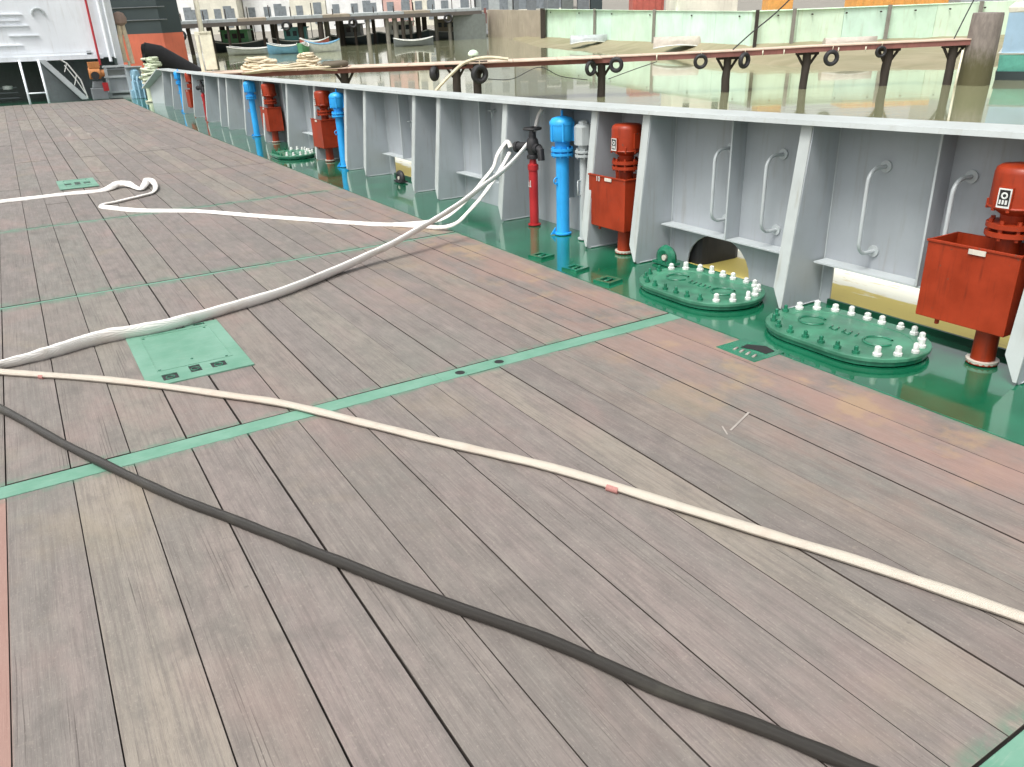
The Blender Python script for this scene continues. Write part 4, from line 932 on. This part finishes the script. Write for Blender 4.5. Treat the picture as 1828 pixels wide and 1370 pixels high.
tyre('small tyre end left of the pile pair', (-2.15, 27.5, .98), .15, .09, 'y', 1.2)
tg = thing('tyre', 'brown tyre lying flat on the left part of the walkway', 'tyre', (-5.45, 27.95, 1.36), harbour=True)
b = MB(); b.torus((0, 0, 0), .34, .10, 'z', 24, 10, .9); b.build('carcass', paint('brown_tyre', (.12, .10, .07), .8), tg)
rope_heap('rope_heap', 'beige tangled rope heap on the walkway, left one', (-7.9, 28, 1.26), .62, .22, .36, .034, 'rope', 34, 11, True)
rope_heap('rope_heap', 'tall beige rope heap on the walkway beside the flat tyre', (-6.35, 28, 1.26), .42, .22, .44, .034, 'rope', 34, 12, True)
rope_heap('rope_heap', 'low beige rope trailing along the walkway edge between the two heaps', (-6.9, 27.7, 1.27), 1.6, .16, .08, .03, 'rope', 9, 13, True)
t = thing('notice_board', 'blank cream upright board standing beyond the rail at the far left', 'board', (-9.65, 28.0, 1.24), harbour=True)
b = MB(); b.box(-.12, .26, 0, .05, .1, 1.22); b.box(-.28, .26, 0, .05, 1.15, 1.26); b.build('panel', M['cream'], t)
b = MB(); b.box(-.28, -.18, 0, .05, .0, 1.15); b.build('post', M['cream'], t)
def line(label, P, r, mat='black', name='mooring_line'):
    b = MB(); b.tube(smooth_path(P, 6), r, 6); return tag(harb(b.build(name, M[mat], None)), label, 'rope')
line('black mooring line rising from the walkway to the upper right', [(7.75, 27.8, 1.33), (8.4, 27.9, 1.85), (9.1, 28.2, 2.3), (9.9, 28.6, 2.9), (10.8, 29, 3.6)], .022)
line('black mooring line rising from the walkway to the top beside the large post', [(14.9, 27.5, 1.4), (15.3, 27.8, 2.1), (15.9, 28.3, 3.0), (16.4, 28.8, 3.8)], .022)
line('pale thick rope draped over the pile pair down to the rail', [(.3, 27.4, 1.34), (-.4, 27.4, 1.42), (-1.1, 27.4, 1.30), (-1.6, 27.3, .95), (-2.1, 27.2, .5), (-2.3, 27.1, .2)], .055, 'rope')
line('dark slack line sagging between the pile pair and the next pile', [(-.4, 27.5, .75), (.4, 27.5, .72), (1.3, 27.5, 1.05), (2.0, 27.5, .75), (2.9, 27.5, .6)], .014)
line('dark slack line under the walkway right of the first pile', [(3.6, 27.5, .6), (4.4, 27.5, .85), (5.2, 27.5, 1.08)], .014)
t = thing('lamp_post', 'small green lantern on a short stand at the pile pair', 'lantern', (-.85, 27.9, 1.27), harbour=True)
b = MB(); b.cyl(0, 0, 0, .16, .03, n=8); b.build('stand', M['boat_green'], t); b = MB(); b.lathe(0, 0, [(.10, .16), (.17, .2), (.17, .27), (.12, .33), (.04, .36)], 12); b.build('lantern', M['mint_yellow'], t)
# large post
t = thing('mooring_post', 'large weathered concrete post with algae at its foot at the right end of the walkway', 'post', (15.75, 27.3, 0), harbour=True)
m, tt, p = newmat('algae_concrete'); g = tt.nodes.new('ShaderNodeTexCoord').outputs['Object']
sx = tt.nodes.new('ShaderNodeSeparateXYZ'); tt.links.new(g, sx.inputs[0]); n1 = noise(tt, mapping(tt, g, (3, 3, 1)), 2.5, 5, .65)
bc = mixc(tt, ramp(tt, n1, .3, .7), (.17, .145, .13), (.26, .225, .20)); f = ramp(tt, math_(tt, 'ADD', sx.outputs[2], math_(tt, 'MULTIPLY', n1, .8)), .9, 1.7, 1, 0)
bc = mixc(tt, math_(tt, 'MULTIPLY', f, .9), bc, (.085, .08, .03)); tt.links.new(bc, p.inputs['Base Color']); p.inputs['Roughness'].default_value = .85; bump(tt, p, n1, .5, .03)
b = MB(); b.lathe(0, 0, [(.50, -1), (.49, 0), (.475, .7), (.47, 1.4), (.455, 2.1), (.44, 2.16)], 28); b.build('shaft', m, t)
b = MB(); b.tube([(-.62, -.3, -.4), (-.60, -.3, 1.1)], .035, 8); o = b.build('tide_pole', M['cream'], None); harb(o, (15.6, 27.3, 0)); tag(o, 'thin pale pole standing in the water left of the large post', 'pole')
# blue hull at the right
t = thing('moored_boat', 'light blue moored hull with white strake at the right edge beyond the post', 'boat', harbour=True)
def hullpart(z0, z1, mat, name, off=0):
    b = MB(); b.add([(17.0-off, 28.2, z0), (18.2, 27.6-off, z0), (26, 27.0-off, z0), (26, 33, z0), (20, 33, z0)]+[(16.95-off, 28.2, z1), (18.2, 27.5-off, z1), (26, 26.9-off, z1), (26, 33, z1), (20, 33, z1)],
                   [(0, 1, 2, 3, 4), (9, 8, 7, 6, 5), (0, 5, 6, 1), (1, 6, 7, 2), (2, 7, 8, 3), (3, 8, 9, 4), (4, 9, 5, 0)]); b.build(name, M[mat], t)
hullpart(-.3, .28, 'hull_dark', 'waterline_band'); hullpart(.28, .80, 'teal', 'boot_top'); hullpart(.80, 2.1, 'skiff_blue', 'topsides'); hullpart(.80, .86, 'boat_white', 'strake', .05)
hullpart(2.1, 2.25, 'cream_far', 'gunwale', .06)
b = MB(); b.tube([(17.6, 27.55, 2.35), (17.75, 27.45, 2.35)], .14, 10); b.build('roller', M['roof'], t)
# dark hull far left
t = thing('moored_ship', 'big dark hull with orange red boot top moored beyond the far left end', 'ship', harbour=True)
for z0, z1, mm, nm in ((-.4, 1.95, 'boot_red', 'boot_top'), (1.95, 6, 'hull_dark', 'topsides')):
    b = MB(); b.prism([(-34, 46), (-17.6, 45), (-16.75, 45.6), (-20.5, 54), (-34, 56)], z0, z1, 'z'); b.build(nm, M[mm], t)
for z in (2.6, 3.2):
    b = MB(); b.tube([(-34, 45.9, z), (-17.2, 44.95, z)], .03, 6); b.build('rubbing_band', M['mid_grey'], t)
b = MB(); b.tube([(-16.2, 46.8, -.3), (-16.15, 46.8, 4.0)], .14, 8); o = harb(b.build('yellow_pile', M['cream'], None)); tag(o, 'pale yellow mooring pile at the right of the dark hull', 'post')
# pier
t = thing('pier', 'dark timber pier on many piles across the back of the harbour', 'pier', harbour=True)
A_, B_ = Vector((-24, 59.0, 0)), Vector((-1.2, 65.5, 0)); D_ = B_-A_; nrm = Vector((-D_.y, D_.x, 0)).normalized()
for k in range(12):
    a, c = A_+D_*(k/12+.0008), A_+D_*((k+1)/12-.0008); b = MB(); pp = [a, c, c+nrm*3, a+nrm*3]
    b.add([(v.x, v.y, 1.98) for v in pp]+[(v.x, v.y, 2.16) for v in pp], [(0, 1, 2, 3), (7, 6, 5, 4), (0, 4, 5, 1), (1, 5, 6, 2), (2, 6, 7, 3), (3, 7, 4, 0)]); b.build('deck_section', M['vent_grey'] if k % 3 else M['brown_wall'], t)
b = MB(); a, c = A_-nrm*.02, B_-nrm*.02; pp = [a, c, c-nrm*.1, a-nrm*.1]
b.add([(v.x, v.y, 1.72) for v in pp]+[(v.x, v.y, 1.98) for v in pp], [(0, 1, 2, 3), (7, 6, 5, 4), (0, 4, 5, 1), (1, 5, 6, 2), (2, 6, 7, 3), (3, 7, 4, 0)]); b.build('fascia', M['pile_grey'], t)
q = random.Random(9)
for k in range(34):
    a = A_+D_*((k+.5+q.uniform(-.4, .4))/34)+nrm*q.uniform(0, 2.8); r_ = q.choice((.10, .14, .2, .16)); b = MB(); b.tube([(a.x, a.y, -.8), (a.x+q.uniform(-.06, .06), a.y, 1.98)], r_, 10); b.build('pile', M['pile'] if q.random() < .78 else M['concrete'], t)
for k in range(4):
    a = A_+D_*((k+.35+.2*(k%2))/4)-nrm*.2; b = MB(); b.torus((a.x, a.y, 1.45+q.uniform(-.2, .3)), .26, .09, 'y', 16, 8); b.build('tyre', M['black'], t)
for k in range(16):
    a = A_+D_*((k+.5)/16)+nrm*.2; b = MB(); b.tube([(a.x, a.y, 2.16), (a.x, a.y, 2.7+q.uniform(-.2, .3))], .035, 6); b.build('post', M['pile'], t)
b = MB(); b.box(-3.4, -.9, 65.2, 66, -.2, 1.75); b.build('end_block', M['dark_recess'], t)
# boats under the pier
BG = 'small boats moored by the pier'
boat('moored_dinghy', 'small bright blue boat moored before the pier', (-14.2, 57.2, -.1), 2.6, 1.1, .75, 'boat_blue', .05, group=BG)
boat('moored_dinghy', 'pale white boat with raised bow right of the blue boat', (-11.9, 57.6, -.12), 2.3, 1.0, .8, 'boat_white', .3, group=BG)
boat('moored_dinghy', 'small red boat behind the pale white boat', (-12.9, 59.8, -.05), 2.0, .9, .8, 'boat_red', .1, group=BG)
boat('moored_dinghy', 'grey launch low in the water at the left under the pier', (-16.6, 57.8, -.1), 3.6, 1.1, .6, 'vent_grey', 0, group=BG)
boat('moored_dinghy', 'dark grey boat with white gunwale under the right half of the pier', (-6.0, 60.2, -.1), 2.8, 1.0, .6, 'mid_grey', .2, group=BG)
boat('moored_dinghy', 'small green boat end on between the blue and white boats', (-13.0, 56.6, -.1), .9, .7, .7, 'boat_green', 1.2, group=BG)
def cabin_boat(label, x, y, L, hull, cab, rz=0):
    t = boat('cabin_boat', label, (x, y, -.1), L, 1.3, .8, hull, rz, group='cabin boats moored behind the pier piles')
    b = MB(); b.box(-L*.25, L*.2, -.45, .45, .45, 1.45); b.box(-L*.29, L*.24, -.52, .52, 1.45, 1.52); c_ = b.build('cabin', M[cab], t)
    for k in range(3): b = MB(); b.box(-L*.2+k*L*.13, -L*.2+k*L*.13+L*.08, -.47, -.45, .95, 1.28); b.build('window', M['window'], c_)
    b = MB(); b.tube([(L*.3, 0, .6), (L*.3, 0, 2.3)], .03, 6); b.build('mast', M['mid_grey'], t)
M['teal_far'] = paint('teal_cabin', (.10, .30, .30), .6, (.05, .1, .1), .5)
cabin_boat('dark green cabin boat at the left under the pier', -19.0, 62.5, 4.2, 'hull_dark', 'boat_green')
cabin_boat('teal cabin boat behind the bright blue boat', -14.8, 63.0, 3.6, 'hull_dark', 'teal_far', .1)
cabin_boat('black hulled boat with grey cabin right of the teal cabin boat', -11.2, 65.5, 4.0, 'hull_dark', 'mid_grey', -.1)
cabin_boat('white cabin boat with dark hull under the right half of the pier', -7.4, 66.5, 4.0, 'hull_dark', 'white_far', .05)
cabin_boat('brown cabin boat near the right end of the pier', -4.0, 68.0, 3.4, 'mid_grey', 'brown_wall', 0)
# shore buildings
def house(label, x0, x1, y, z1, mat, win, roof='roof', z0=.3):
    t = thing('waterfront_building', label, 'building', ((x0+x1)/2, y, z0), harbour=True, group='buildings along the waterfront'); W = (x1-x0)/2; H = z1-z0
    b = MB(); b.box(-W, W, 0, 6, 0, H); b.build('wall', M[mat], t)
    b = MB(); b.prism([(-.3, H), (6.3, H), (3, H+1.2)], -W-.1, W+.1, 'x'); b.build('roof', M[roof], t)
    for k in range(win):
        x = -W+2*W*(k+.5)/win
        for z in (1.5, 3.6):
            b = MB(); b.box(x-.3, x+.3, -.03, 0, z, z+.9); w_ = b.build('window', M['window_far'], t); b = MB(); b.box(x-.36, x+.36, -.06, -.031, z-.07, z); b.build('sill', M['cream_far'], w_)
    b = MB(); b.box(W*.3, W*.3+.7, -.04, 0, .9, 2.6); b.build('door', M['window_far'], t); return t
q = random.Random(2); x = -31
labs = ['white waterfront building behind the left end of the pier', 'cream waterfront building, second from the left', 'white waterfront building with three window bays, left of centre', 'pale cream building above the blue boat', 'wide white building above the middle of the pier', 'pinkish building right of the wide white one', 'narrow cream building behind the pier', 'white building near the right end of the pier', 'grey building at the right end of the pier', 'dim grey building above the brown block wall']
for k, (wd, mm) in enumerate(((5, 'white_far'), (3.6, 'cream_far'), (4.2, 'white_far'), (3.2, 'cream_far'), (5, 'white_far'), (2.6, 'pink_far'), (2.2, 'cream_far'), (3.4, 'white_far'), (3.2, 'vent_grey'), (4.5, 'mid_grey'))):
    house(labs[k], x, x+wd-.1, 76+q.uniform(-1, 1)-(4 if k > 6 else 0), 6.4+q.uniform(-.6, 1), mm, 3 if wd > 3.4 else 2); x += wd
b = MB(); b.prism([(68.5, -.5), (70, .25), (74, .7), (82, .8), (82, -.5)], -60, -1.5, 'x'); o = harb(b.build('embankment', M['concrete'], None, kind='structure'))
print('objects', len(bpy.data.objects))
